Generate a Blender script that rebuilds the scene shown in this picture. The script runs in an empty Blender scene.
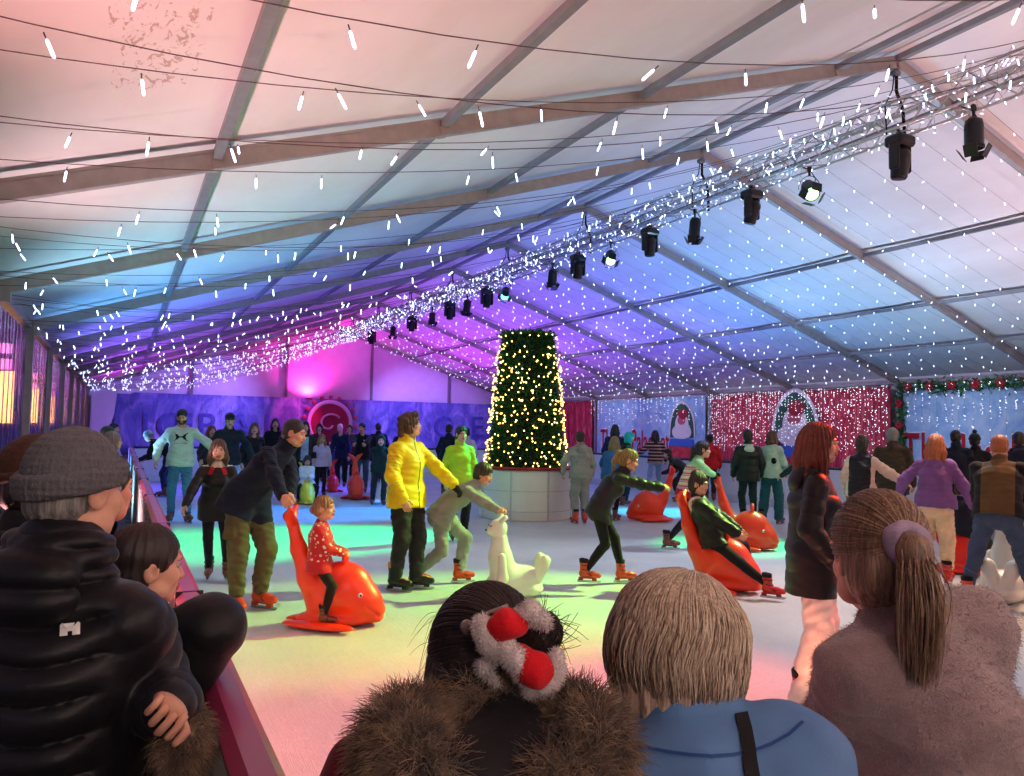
import bpy, math, random
import numpy as np
from mathutils import Vector, Matrix
SC = bpy.context.scene
COL = SC.collection
RNG = np.random.default_rng(7)
random.seed(7)
rad = math.radians
V = lambda *a: np.array(a, float)
def nrm(v):
    v = np.asarray(v, float); return v / (np.linalg.norm(v) + 1e-12)

# ---------------------------------------------------------------- camera
F_PX, YAW, PITCH, ROLL = 776.1284, .4645, .0546, .018
CAM = V(0, 0, 1.7)
_f0 = V(math.sin(YAW), math.cos(YAW), 0); _r0 = V(math.cos(YAW), -math.sin(YAW), 0); _u0 = V(0, 0, 1)
CF = _f0 * math.cos(PITCH) + _u0 * math.sin(PITCH)
_u1 = _u0 * math.cos(PITCH) - _f0 * math.sin(PITCH)
CR = _r0 * math.cos(ROLL) + _u1 * math.sin(ROLL)
CU = _u1 * math.cos(ROLL) - _r0 * math.sin(ROLL)
cam = bpy.data.cameras.new('camera'); cam.sensor_fit = 'HORIZONTAL'; cam.sensor_width = 36
cam.lens = F_PX * 36 / 1024; cam.clip_start = .05; cam.clip_end = 300
camo = bpy.data.objects.new('camera', cam); COL.objects.link(camo)
camo.matrix_world = Matrix(((CR[0], CU[0], -CF[0], CAM[0]), (CR[1], CU[1], -CF[1], CAM[1]), (CR[2], CU[2], -CF[2], CAM[2]), (0, 0, 0, 1)))
SC.camera = camo
def ray(px, py): return CF + CR * (px - 512) / F_PX - CU * (py - 388) / F_PX
def atz(px, py, z=0.0):            # the point of height z seen at a pixel of the photo
    d = ray(px, py); return CAM + d * (z - CAM[2]) / d[2]
def atd(px, py, dist):             # the point at a depth along the view axis
    return CAM + ray(px, py) * dist
def aty(px, py, y):
    d = ray(px, py); return CAM + d * y / d[1]
def atx(px, py, x):
    d = ray(px, py); return CAM + d * x / d[0]

# ---------------------------------------------------------------- objects
def tag(o, label=None, cat=None, group=None, kind=None):
    if label: o['label'] = label
    if cat: o['category'] = cat
    if group: o['group'] = group
    if kind: o['kind'] = kind
    return o
def empty(name, loc=(0, 0, 0), rz=0.0, label=None, cat=None, group=None):
    o = bpy.data.objects.new(name, None); COL.objects.link(o)
    o.empty_display_size = .1
    o.location = [float(q) for q in loc]; o.rotation_euler = (0, 0, rz)
    return tag(o, label, cat, group)
def link(name, me, parent=None):
    o = bpy.data.objects.new(name, me); COL.objects.link(o)
    if parent is not None: o.parent = parent
    return o
def copy_tree(o, parent=None):
    kids = list(o.children)
    c = o.copy(); COL.objects.link(c)
    if parent is not None: c.parent = parent
    for k in kids: copy_tree(k, c)
    return c
def make_mesh(name, verts, faces, mats, fm=None, smooth=True):
    """verts (n,3); faces: an array (m,3|4) or a list of arrays / lists; fm: material index per face"""
    me = bpy.data.meshes.new(name)
    verts = np.asarray(verts, np.float32)
    if isinstance(faces, np.ndarray): faces = [faces]
    loops, starts, tot, c = [], [], 0, 0
    for f in faces:
        f = np.asarray(f, np.int32)
        if f.size == 0: continue
        if f.ndim == 1: f = f[None]
        loops.append(f.ravel()); starts.append(np.arange(len(f)) * f.shape[1] + tot); tot += f.size; c += len(f)
    me.vertices.add(len(verts)); me.vertices.foreach_set('co', verts.ravel())
    me.loops.add(tot); me.loops.foreach_set('vertex_index', np.concatenate(loops).astype(np.int32))
    me.polygons.add(c); me.polygons.foreach_set('loop_start', np.concatenate(starts).astype(np.int32))
    me.polygons.foreach_set('use_smooth', np.full(c, bool(smooth)))
    for m in (mats if isinstance(mats, (list, tuple)) else [mats]): me.materials.append(m)
    if fm is not None: me.polygons.foreach_set('material_index', np.asarray(fm, np.int32))
    me.update(calc_edges=True); me.validate()
    return me

class MB:
    """collects boxes, tubes, lathes ... into one mesh"""
    def __init__(s): s.v, s.f, s.m, s.n = [], [], [], 0
    def add(s, v, f, mi=0):
        v = np.asarray(v, float).reshape(-1, 3); s.v.append(v)
        fs = f if isinstance(f, list) else [f]
        for q in fs:
            q = np.asarray(q, int)
            if q.ndim == 1: q = q[None]
            s.f.append(q + s.n); s.m.append(np.full(len(q), mi))
        s.n += len(v); return s
    def box(s, c, size, R=None, mi=0, taper=1.0):
        h = np.array(size, float) / 2
        v = np.array([[x, y, z] for z in (-1, 1) for y in (-1, 1) for x in (-1, 1)], float)
        v[v[:, 2] > 0, :2] *= taper
        v *= h
        if R is not None: v = v @ np.asarray(R).T
        return s.add(v + np.array(c, float), np.array([[0, 2, 3, 1], [4, 5, 7, 6], [0, 1, 5, 4], [2, 6, 7, 3], [0, 4, 6, 2], [1, 3, 7, 5]]), mi)
    def bevbox(s, c, size, b=.01, R=None, mi=0):
        h = np.array(size, float) / 2; b = min(b, h.min() * .9)
        v = []; idx = {}
        for sx in (-1, 1):
            for sy in (-1, 1):
                for sz in (-1, 1):
                    for ax in range(3):
                        p = np.array([sx, sy, sz]) * h
                        for a2 in range(3):
                            if a2 != ax: p[a2] -= np.sign(p[a2]) * b
                        idx[(sx, sy, sz, ax)] = len(v); v.append(p)
        f4, f3 = [], []
        S = (-1, 1)
        for ax in range(3):
            o = [a for a in range(3) if a != ax]
            for q in S:
                def k(a, b_):
                    t = [0, 0, 0]; t[ax] = q; t[o[0]] = a; t[o[1]] = b_; return idx[(t[0], t[1], t[2], ax)]
                f4.append([k(-1, -1), k(1, -1), k(1, 1), k(-1, 1)])
            for a in S:
                for b_ in S:
                    def kk(q, axx):
                        t = [0, 0, 0]; t[ax] = q; t[o[0]] = a; t[o[1]] = b_; return idx[(t[0], t[1], t[2], axx)]
                    f4.append([kk(-1, o[0]), kk(1, o[0]), kk(1, o[1]), kk(-1, o[1])])
        for sx in S:
            for sy in S:
                for sz in S: f3.append([idx[(sx, sy, sz, a)] for a in range(3)])
        v = np.array(v)
        if R is not None: v = v @ np.asarray(R).T
        # orient outward
        def fix(F):
            out = []
            for q in F:
                p = np.array([v0[i] for i in q]); n = np.cross(p[1] - p[0], p[2] - p[0])
                out.append(q if n @ p.mean(0) > 0 else q[::-1])
            return np.array(out)
        v0 = v
        return s.add(v + np.array(c, float), [fix(f4), fix(f3)], mi)
    def tube(s, pts, r, n=6, mi=0, cap=True, flat=1.0):
        pts = np.asarray(pts, float); m = len(pts); r = np.broadcast_to(np.asarray(r, float), (m,))
        t = np.gradient(pts, axis=0); t /= np.linalg.norm(t, axis=1)[:, None] + 1e-12
        u = np.cross(t[0], [0, 0, 1.]);
        if np.linalg.norm(u) < .1: u = np.cross(t[0], [0, 1., 0])
        u = nrm(u); ang = np.arange(n) * 2 * np.pi / n; vs = []
        for i in range(m):
            u = nrm(u - t[i] * (u @ t[i])); w = np.cross(t[i], u)
            vs.append(pts[i] + r[i] * (np.cos(ang)[:, None] * u + flat * np.sin(ang)[:, None] * w))
        i, j = np.meshgrid(np.arange(m - 1), np.arange(n), indexing='ij'); i = i.ravel(); j = j.ravel(); k = (j + 1) % n
        f = [np.stack([i * n + j, i * n + k, (i + 1) * n + k, (i + 1) * n + j], 1)]
        if cap: f += [np.arange(n)[::-1][None], (np.arange(n) + (m - 1) * n)[None]]
        return s.add(np.concatenate(vs), f, mi)
    def lathe(s, prof, n=24, c=(0, 0, 0), R=None, mi=0, cap=True):
        prof = np.asarray(prof, float); m = len(prof); ang = np.arange(n) * 2 * np.pi / n
        v = np.stack([prof[:, 0][:, None] * np.cos(ang), prof[:, 0][:, None] * np.sin(ang), np.repeat(prof[:, 1][:, None], n, 1)], -1).reshape(-1, 3)
        if R is not None: v = v @ np.asarray(R).T
        i, j = np.meshgrid(np.arange(m - 1), np.arange(n), indexing='ij'); i = i.ravel(); j = j.ravel(); k = (j + 1) % n
        f = [np.stack([i * n + j, i * n + k, (i + 1) * n + k, (i + 1) * n + j], 1)]
        if cap: f += [np.arange(n)[::-1][None], (np.arange(n) + (m - 1) * n)[None]]
        return s.add(v + np.array(c, float), f, mi)
    def prism(s, poly, z0, z1, M=None, mi=0):
        poly = np.asarray(poly, float); n = len(poly)
        v = np.concatenate([np.c_[poly, np.full(n, z0)], np.c_[poly, np.full(n, z1)]])
        if M is not None: v = v @ np.asarray(M)[:3, :3].T + np.asarray(M)[:3, 3]
        j = np.arange(n); k = (j + 1) % n
        return s.add(v, [np.stack([j, k, k + n, j + n], 1), j[::-1][None], (j + n)[None]], mi)
    def sphere(s, c, r, n=8, mi=0, sc=(1, 1, 1)):
        a = np.linspace(-np.pi / 2, np.pi / 2, n // 2 + 2); p = np.c_[np.maximum(np.cos(a), .02) * r, np.sin(a) * r]
        k = s.n; s.lathe(p, n, (0, 0, 0), mi=mi); s.v[-1] = s.v[-1] * np.array(sc) + np.array(c, float); return s
    def mesh(s, name, mats, smooth=False):
        return make_mesh(name, np.concatenate(s.v), s.f, mats, np.concatenate(s.m), smooth)
    def build(s, name, mats, parent=None, smooth=False):
        return link(name, s.mesh(name, mats, smooth), parent)
def autosmooth(o, ang=35):
    me = o.data
    me.set_sharp_from_angle(angle=rad(ang)) if hasattr(me, 'set_sharp_from_angle') else None
    return o

# ---------------------------------------------------------------- materials (all procedural)
_M = {}
def lin(c):
    """sRGB 0-255 triple -> linear"""
    return tuple((x / 255 / 12.92 if x <= 10 else ((x / 255 + .055) / 1.055) ** 2.4) for x in c)
class NT:
    def __init__(s, name):
        s.m = bpy.data.materials.new(name); s.m.use_nodes = True; s.t = s.m.node_tree
        s.b = s.t.nodes['Principled BSDF']; s.out = s.t.nodes['Material Output']
    def n(s, typ, **kw):
        q = s.t.nodes.new(typ)
        for k, v in kw.items(): setattr(q, k, v)
        return q
    def l(s, a, b): s.t.links.new(a, b)
    def co(s, kind='Object', scale=(1, 1, 1), rot=(0, 0, 0), loc=(0, 0, 0)):
        tc = s.n('ShaderNodeTexCoord'); mp = s.n('ShaderNodeMapping'); s.l(tc.outputs[kind], mp.inputs[0])
        mp.inputs['Scale'].default_value = scale; mp.inputs['Rotation'].default_value = rot; mp.inputs['Location'].default_value = loc
        return mp.outputs[0]
    def noise(s, co, scale, detail=3, rough=.55, dist=0):
        q = s.n('ShaderNodeTexNoise'); s.l(co, q.inputs['Vector']); q.inputs['Scale'].default_value = scale
        q.inputs['Detail'].default_value = detail; q.inputs['Roughness'].default_value = rough; q.inputs['Distortion'].default_value = dist
        return q.outputs['Fac']
    def ramp(s, fac, stops, interp='LINEAR'):
        q = s.n('ShaderNodeValToRGB'); s.l(fac, q.inputs[0]); e = q.color_ramp; e.interpolation = interp
        while len(e.elements) < len(stops): e.elements.new(.5)
        for el, (p, c) in zip(e.elements, stops):
            el.position = p; el.color = (*c, 1) if len(c) == 3 else c
        return q.outputs[0]
    def mix(s, fac, a, b, mode='MIX'):
        q = s.n('ShaderNodeMix', data_type='RGBA', blend_type=mode)
        for i, x in ((0, fac), (6, a), (7, b)):
            if hasattr(x, 'is_output'): s.l(x, q.inputs[i])
            elif i == 0: q.inputs[0].default_value = x
            else: q.inputs[i].default_value = (*x, 1)
        return q.outputs[2]
    def math(s, op, a, b=0.0, c=None):
        q = s.n('ShaderNodeMath', operation=op)
        for i, x in ((0, a), (1, b), (2, c)):
            if x is None: continue
            if hasattr(x, 'is_output'): s.l(x, q.inputs[i])
            else: q.inputs[i].default_value = x
        return q.outputs[0]
    def bump(s, h, strength=.3, dist=.01):
        q = s.n('ShaderNodeBump'); s.l(h, q.inputs['Height']); q.inputs['Strength'].default_value = strength; q.inputs['Distance'].default_value = dist
        s.l(q.outputs[0], s.b.inputs['Normal']); return q
    def set(s, **kw):
        for k, v in kw.items():
            i = s.b.inputs[k.replace('_', ' ')]
            if hasattr(v, 'is_output'): s.l(v, i)
            elif i.type == 'RGBA': i.default_value = (*v, 1)
            else: i.default_value = v
        return s
def plain(name, c, rough=.6, metal=0.0, var=.12, scale=18, bump=.0, bscale=120, sheen=0, spec=.4, coat=0):
    """a coloured surface with a little mottling and, if asked, a grain"""
    if name in _M: return _M[name]
    t = NT(name); c = lin(c); co = t.co()
    f = t.noise(co, scale, 4)
    lo = tuple(x * (1 - var) for x in c); hi = tuple(min(1, x * (1 + var)) for x in c)
    t.set(Base_Color=t.ramp(f, [(.3, lo), (.7, hi)]), Roughness=rough, Metallic=metal, Specular_IOR_Level=spec)
    if sheen: t.set(Sheen_Weight=sheen, Sheen_Roughness=.5)
    if coat: t.set(Coat_Weight=coat, Coat_Roughness=.15)
    if bump: t.bump(t.noise(co, bscale, 3), bump, .004)
    _M[name] = t.m; return t.m
def cloth(name, c, rough=.85, weave=260, bump=.35, var=.18, sheen=.08, fold=9):
    if name in _M: return _M[name]
    t = NT(name); c = lin(c); co = t.co()
    a = t.noise(co, fold, 4); b = t.noise(co, weave, 2)
    lo = tuple(x * (1 - var) for x in c); hi = tuple(min(1, x * (1 + var) + .002) for x in c)
    k = t.ramp(a, [(.3, lo), (.7, hi)])
    k = t.mix(.25, k, t.ramp(b, [(.35, tuple(x * .6 for x in c)), (.65, tuple(min(1, x * 1.3) for x in c))]))
    t.set(Base_Color=k, Roughness=rough, Sheen_Weight=sheen, Specular_IOR_Level=.25)
    t.bump(t.math('ADD', t.math('MULTIPLY', b, .4), a), bump, .006)
    _M[name] = t.m; return t.m
def nylon(name, c, rough=.42, var=.12):
    if name in _M: return _M[name]
    t = NT(name); c = lin(c); co = t.co()
    a = t.noise(co, 26, 5, .6, .6); b = t.noise(co, 7, 3)
    t.set(Base_Color=t.ramp(b, [(.3, tuple(x * (1 - var) for x in c)), (.7, tuple(min(1, x * (1 + var)) for x in c))]), Roughness=rough, Specular_IOR_Level=.28, Sheen_Weight=.03)
    t.bump(a, .22, .010)
    _M[name] = t.m; return t.m
def hairmat(name, c, c2=None, rough=.45):
    if name in _M: return _M[name]
    t = NT(name); c = lin(c); c2 = lin(c2) if c2 else tuple(x * .45 for x in c)
    co = t.co('Object', (60, 60, 6)); f = t.noise(co, 2.2, 4, .6, 1.2)
    t.set(Base_Color=t.ramp(f, [(.32, c2), (.66, c)]), Roughness=rough, Specular_IOR_Level=.5)
    t.bump(f, .5, .006)
    _M[name] = t.m; return t.m
def skinmat(name, c):
    if name in _M: return _M[name]
    t = NT(name); c = lin(c); co = t.co(); f = t.noise(co, 14, 4)
    t.set(Base_Color=t.ramp(f, [(.3, (c[0] * .86, c[1] * .78, c[2] * .76)), (.7, c)]), Roughness=.48, Specular_IOR_Level=.4)
    t.set(Subsurface_Weight=.0)
    t.bump(t.noise(co, 320, 2), .12, .002)
    _M[name] = t.m; return t.m
def glow(name, c, strength, sample=False):
    if name in _M: return _M[name]
    t = NT(name); c = lin(c)
    t.set(Base_Color=c, Emission_Color=c, Emission_Strength=strength, Roughness=.3)
    if not sample:
        try: t.m.cycles.emission_sampling = 'NONE'
        except Exception: pass
    _M[name] = t.m; return t.m

# ---------------------------------------------------------------- implicit surfaces -> one continuous mesh
class SDF:
    """smooth unions of limbs and ellipsoids, meshed with surface nets"""
    def __init__(s): s.p = []
    def cone(s, a, b, ra, rb, k=.02, op='u', quilt=None, q0=0.0, wr=None):
        s.p.append(('c', np.asarray(a, float), np.asarray(b, float), ra, rb, k, op, quilt, q0, wr)); return s
    def chain(s, pts, rs, k=.02, op='u'):
        for i in range(len(pts) - 1): s.cone(pts[i], pts[i + 1], rs[i], rs[i + 1], k, op)
        return s
    def econe(s, a, b, ra, rb, R, Fv, k=.03, op='u', quilt=None, q0=0.0):
        """elliptical cone: ra=(side radius, front radius)"""
        s.p.append(('e', np.asarray(a, float), np.asarray(b, float), ra, rb, np.asarray(R, float), np.asarray(Fv, float), k, op, quilt, q0)); return s
    def ell(s, c, r, M=None, k=.02, op='u'):
        r = np.broadcast_to(np.asarray(r, float), (3,)); M = np.eye(3) if M is None else np.asarray(M, float)
        s.p.append(('l', np.asarray(c, float), r, M, k, op)); return s
    def box(s, c, half, M=None, rd=.01, k=.01, op='u'):
        M = np.eye(3) if M is None else np.asarray(M, float)
        s.p.append(('b', np.asarray(c, float), np.asarray(half, float), M, rd, k, op)); return s
    def cut(s, p, n, k=.01):
        """remove what lies on the side n points to"""
        s.p.append(('h', np.asarray(p, float), nrm(n), k)); return s
    def bounds(s):
        lo, hi = np.full(3, 1e9), np.full(3, -1e9)
        for p in s.p:
            if p[0] == 'h' or (p[0] in 'c' and p[6] != 'u') or (p[0] == 'e' and p[8] != 'u') or (p[0] == 'l' and p[5] != 'u') or (p[0] == 'b' and p[6] != 'u'): continue
            l, h = s.bb(p); lo = np.minimum(lo, l); hi = np.maximum(hi, h)
        return lo, hi
    @staticmethod
    def bb(p):
        if p[0] == 'c':
            r = max(p[3], p[4]) + (p[7][1] if p[7] else 0) + .006; return np.minimum(p[1], p[2]) - r, np.maximum(p[1], p[2]) + r
        if p[0] == 'e':
            r = max(max(p[3]), max(p[4])) + (p[9][1] if p[9] else 0); return np.minimum(p[1], p[2]) - r, np.maximum(p[1], p[2]) + r
        if p[0] == 'l':
            e = np.sqrt(((p[3] * p[2]) ** 2).sum(1)); return p[1] - e, p[1] + e
        if p[0] == 'b':
            e = (np.abs(p[3]) * p[2]).sum(1) + p[4]; return p[1] - e, p[1] + e
    def field(s, h, disp=None):
        lo, hi = s.bounds(); lo = lo - 3 * h - .02; hi = hi + 3 * h + .02
        n = np.maximum(np.ceil((hi - lo) / h).astype(int) + 1, 4)
        D = np.full(n, 10., np.float32)
        ax = [(lo[i] + np.arange(n[i]) * h).astype(np.float32) for i in range(3)]
        for p in s.p:
            if p[0] == 'h':
                d = (ax[0][:, None, None] - p[1][0]) * p[2][0] + (ax[1][None, :, None] - p[1][1]) * p[2][1] + (ax[2][None, None, :] - p[1][2]) * p[2][2]
                D = np.maximum(D, d.astype(np.float32)); continue
            k = {'c': 5, 'e': 7, 'l': 4, 'b': 5}[p[0]]; op = p[k + 1]; k = max(p[k], 1e-4)
            l, q = s.bb(p); m = k + 2.5 * h
            i0 = np.clip(np.floor((l - m - lo) / h).astype(int), 0, n); i1 = np.clip(np.ceil((q + m - lo) / h).astype(int) + 1, 0, n)
            if (i1 <= i0).any(): continue
            sl = tuple(slice(i0[i], i1[i]) for i in range(3))
            X, Y, Z = ax[0][sl[0]][:, None, None], ax[1][sl[1]][None, :, None], ax[2][sl[2]][None, None, :]
            if p[0] == 'c':
                a, b = p[1], p[2]; ba = b - a; L2 = ba @ ba + 1e-12
                dx, dy, dz = X - np.float32(a[0]), Y - np.float32(a[1]), Z - np.float32(a[2])
                t = (dx * ba[0] + dy * ba[1] + dz * ba[2]) / L2; tc = np.clip(t, 0, 1)
                r = p[3] + (p[4] - p[3]) * tc
                if p[7]:
                    pitch, amp = p[7]; r = r + amp * (np.sqrt(np.abs(np.sin(np.pi * (tc * math.sqrt(L2) + p[8]) / pitch))) - .6)
                if p[9]:
                    r = r + p[9][1] * np.sin(tc * p[9][0] + 5 * dx / (p[3] + .02) + p[9][2]) * np.sin(tc * p[9][0] * .53 + 4 * dy / (p[3] + .02))
                d = np.sqrt((dx - tc * ba[0]) ** 2 + (dy - tc * ba[1]) ** 2 + (dz - tc * ba[2]) ** 2) - r
            elif p[0] == 'e':
                a, b = p[1], p[2]; ba = b - a; L = math.sqrt(ba @ ba) + 1e-9; A = ba / L; R, Fv = p[5], p[6]
                dx, dy, dz = X - np.float32(a[0]), Y - np.float32(a[1]), Z - np.float32(a[2])
                w = dx * A[0] + dy * A[1] + dz * A[2]; t = np.clip(w / L, 0, 1)
                u = dx * R[0] + dy * R[1] + dz * R[2]; v = dx * Fv[0] + dy * Fv[1] + dz * Fv[2]; w = w - t * L
                rx = p[3][0] + (p[4][0] - p[3][0]) * t; ry = p[3][1] + (p[4][1] - p[3][1]) * t
                if p[9]:
                    q_ = p[9][1] * (np.sqrt(np.abs(np.sin(np.pi * (t * L + p[10]) / p[9][0]))) - .6); rx = rx + q_; ry = ry + q_
                rz = np.minimum(rx, ry)
                k0 = np.sqrt((u / rx) ** 2 + (v / ry) ** 2 + (w / rz) ** 2) + 1e-6
                k1 = np.sqrt((u / rx ** 2) ** 2 + (v / ry ** 2) ** 2 + (w / rz ** 2) ** 2) + 1e-6
                d = k0 * (k0 - 1) / k1
                d = np.where(k0 < .15, -rz * .9, d)
            elif p[0] == 'l':
                c, r, M = p[1], p[2], p[3]
                dx, dy, dz = X - np.float32(c[0]), Y - np.float32(c[1]), Z - np.float32(c[2])
                u = dx * M[0, 0] + dy * M[1, 0] + dz * M[2, 0]; v = dx * M[0, 1] + dy * M[1, 1] + dz * M[2, 1]; w = dx * M[0, 2] + dy * M[1, 2] + dz * M[2, 2]
                k0 = np.sqrt((u / r[0]) ** 2 + (v / r[1]) ** 2 + (w / r[2]) ** 2) + 1e-6
                k1 = np.sqrt((u / r[0] ** 2) ** 2 + (v / r[1] ** 2) ** 2 + (w / r[2] ** 2) ** 2) + 1e-6
                d = k0 * (k0 - 1) / k1; d = np.where(k0 < .15, -r.min() * .9, d)
            else:
                c, hf, M, rd = p[1], p[2], p[3], p[4]
                dx, dy, dz = X - np.float32(c[0]), Y - np.float32(c[1]), Z - np.float32(c[2])
                q_ = [np.abs(dx * M[0, i] + dy * M[1, i] + dz * M[2, i]) - (hf[i] - rd) for i in range(3)]
                d = np.sqrt(sum(np.maximum(e, 0) ** 2 for e in q_)) + np.minimum(np.maximum(np.maximum(q_[0], q_[1]), q_[2]), 0) - rd
            d = d.astype(np.float32); c0 = D[sl]
            if op == 'u':
                e = np.maximum(k - np.abs(c0 - d), 0) / k; D[sl] = np.minimum(c0, d) - e * e * k * .25
            else:
                e = np.maximum(k - np.abs(c0 + d), 0) / k; D[sl] = np.maximum(c0, -d) + e * e * k * .25
        if disp is not None:
            near = np.nonzero(np.abs(D) < 4 * h + .03)
            P = np.stack([ax[i][near[i]] for i in range(3)], 1); D[near] += disp(P).astype(np.float32)
        return D, lo
    def mesh(s, h, disp=None):
        D, lo = s.field(h, disp)
        return nets(D, lo, h)
def nets(D, lo, h):
    n = D.shape; ins = D < 0
    c = ins[:-1, :-1, :-1].astype(np.int8)
    for o in ((0, 0, 1), (0, 1, 0), (0, 1, 1), (1, 0, 0), (1, 0, 1), (1, 1, 0), (1, 1, 1)):
        c = c + ins[o[0]:n[0] - 1 + o[0], o[1]:n[1] - 1 + o[1], o[2]:n[2] - 1 + o[2]]
    act = (c > 0) & (c < 8); I = np.stack(np.nonzero(act), 1)
    idx = np.full(act.shape, -1, np.int64); idx[tuple(I.T)] = np.arange(len(I))
    acc = np.zeros((len(I), 3)); cnt = np.zeros(len(I))
    cor = [(x, y, z) for x in (0, 1) for y in (0, 1) for z in (0, 1)]
    val = {o: D[I[:, 0] + o[0], I[:, 1] + o[1], I[:, 2] + o[2]] for o in cor}
    for a in cor:
        for ax in range(3):
            if a[ax]: continue
            b = list(a); b[ax] = 1; b = tuple(b); va, vb = val[a], val[b]
            m = (va < 0) != (vb < 0); t = np.where(m, va / np.where(m, va - vb, 1), 0)
            p = np.tile(np.array(a, float), (len(I), 1)); p[:, ax] = t
            acc += p * m[:, None]; cnt += m
    Vt = (I + acc / np.maximum(cnt, 1)[:, None]) * h + lo
    F = []
    for ax in range(3):
        o1, o2 = [(1, 2), (2, 0), (0, 1)][ax]
        A = ins; s0 = [slice(None)] * 3; s1 = [slice(None)] * 3; s0[ax] = slice(0, n[ax] - 1); s1[ax] = slice(1, n[ax])
        a, b = A[tuple(s0)], A[tuple(s1)]; ch = np.stack(np.nonzero(a != b), 1)
        ok = (ch[:, o1] > 0) & (ch[:, o2] > 0) & (ch[:, o1] < n[o1] - 1) & (ch[:, o2] < n[o2] - 1); ch = ch[ok]
        if not len(ch): continue
        def at(d1, d2):
            q = ch.copy(); q[:, o1] -= d1; q[:, o2] -= d2; return idx[tuple(q.T)]
        q = np.stack([at(1, 1), at(0, 1), at(0, 0), at(1, 0)], 1)
        fl = ~a[tuple(ch.T)]; q[fl] = q[fl][:, ::-1]; F.append(q)
    F = np.concatenate(F); F = F[(F >= 0).all(1)]
    return Vt, F
def lumps(amp, freq, seed=0, n=5):
    """soft folds: a few crossing sines, as a displacement of the field"""
    r = np.random.default_rng(seed); K = r.normal(size=(n, 3)); K /= np.linalg.norm(K, axis=1)[:, None]; K *= freq * r.uniform(.6, 1.6, (n, 1)); ph = r.uniform(0, 6.28, n)
    W = r.normal(size=(3, 3)) * freq * .35
    def f(P):
        Q = P + .35 / freq * np.sin(P @ W * 1.0 + ph[:3])
        return amp * np.sin(Q @ K.T + ph).sum(1) / n * 1.6
    return f
def part(name, sdf, h, mats, parent, disp=None, fm=None, smooth=True):
    v, f = sdf.mesh(h, disp)
    idx = fm(v[f].mean(1)) if fm is not None else None
    return link(name, make_mesh(name, v, f, mats, idx, smooth), parent)
def vnormals(v, f):
    n = np.cross(v[f[:, 2]] - v[f[:, 0]], v[f[:, 3 if f.shape[1] > 3 else 1]] - v[f[:, 1 if f.shape[1] > 3 else 0]])
    N = np.zeros_like(v)
    for i in range(f.shape[1]): np.add.at(N, f[:, i], n)
    return N / (np.linalg.norm(N, axis=1)[:, None] + 1e-12)
def strands(paths, r0, r1=None, sides=3):
    """paths (n,m,3): thin tapering locks of hair as triangular tubes"""
    paths = np.asarray(paths, float); n, m, _ = paths.shape
    r0 = np.broadcast_to(np.asarray(r0, float), (n,)); r1 = r0 * .3 if r1 is None else np.broadcast_to(np.asarray(r1, float), (n,))
    t = np.gradient(paths, axis=1); t /= np.linalg.norm(t, axis=2)[..., None] + 1e-12
    ref = RNG.normal(size=(n, 1, 3)); u = np.cross(t, ref); u /= np.linalg.norm(u, axis=2)[..., None] + 1e-12; w = np.cross(t, u)
    R = r0[:, None] + (r1 - r0)[:, None] * np.linspace(0, 1, m) ** 2
    ang = np.arange(sides) * 2 * np.pi / sides
    v = paths[:, :, None] + R[:, :, None, None] * (np.cos(ang)[None, None, :, None] * u[:, :, None] + np.sin(ang)[None, None, :, None] * w[:, :, None])
    a, i, j = np.meshgrid(np.arange(n), np.arange(m - 1), np.arange(sides), indexing='ij'); k = (j + 1) % sides
    b = a * m * sides
    f = np.stack([b + i * sides + j, b + i * sides + k, b + (i + 1) * sides + k, b + (i + 1) * sides + j], -1).reshape(-1, 4)
    return v.reshape(-1, 3), f
# ---------------------------------------------------------------- people
UPZ = V(0, 0, 1)
def ik(A, T, l1, l2, pole):
    d = T - A; L = np.linalg.norm(d); Lc = min(max(L, abs(l1 - l2) + 1e-3), (l1 + l2) * .998); u = d / (L + 1e-9)
    T = A + u * Lc
    x = (l1 * l1 - l2 * l2 + Lc * Lc) / (2 * Lc); h = math.sqrt(max(l1 * l1 - x * x, 0))
    p = np.asarray(pole, float); p = nrm(p - u * (p @ u))
    return A + u * x + p * h, T
def frame(up, fwd):
    up = nrm(up); f = nrm(np.asarray(fwd, float) - up * (np.asarray(fwd, float) @ up)); r = np.cross(f, up)
    return r, f, up
def rotz(a): c, s = math.cos(a), math.sin(a); return np.array([[c, -s, 0], [s, c, 0], [0, 0, 1.]])
def rotx(a): c, s = math.cos(a), math.sin(a); return np.array([[1, 0, 0], [0, c, -s], [0, s, c.real]])
def roty(a): c, s = math.cos(a), math.sin(a); return np.array([[c, 0, s], [0, 1, 0], [-s, 0, c]])

SKINS = {'fair': (222, 168, 142), 'pink': (226, 160, 138), 'tan': (196, 140, 108)}
EYEW = lambda: plain('eye white', (176, 166, 160), .25, var=.02)
EYED = lambda: plain('iris', (46, 34, 28), .2, var=.05)
LIPM = lambda: plain('lips', (176, 92, 88), .45)
BROW = lambda: plain('eyebrow hair', (70, 48, 34), .8)
BEARD = lambda: plain('beard stubble', (62, 44, 36), .85, var=.3, scale=90)

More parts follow.
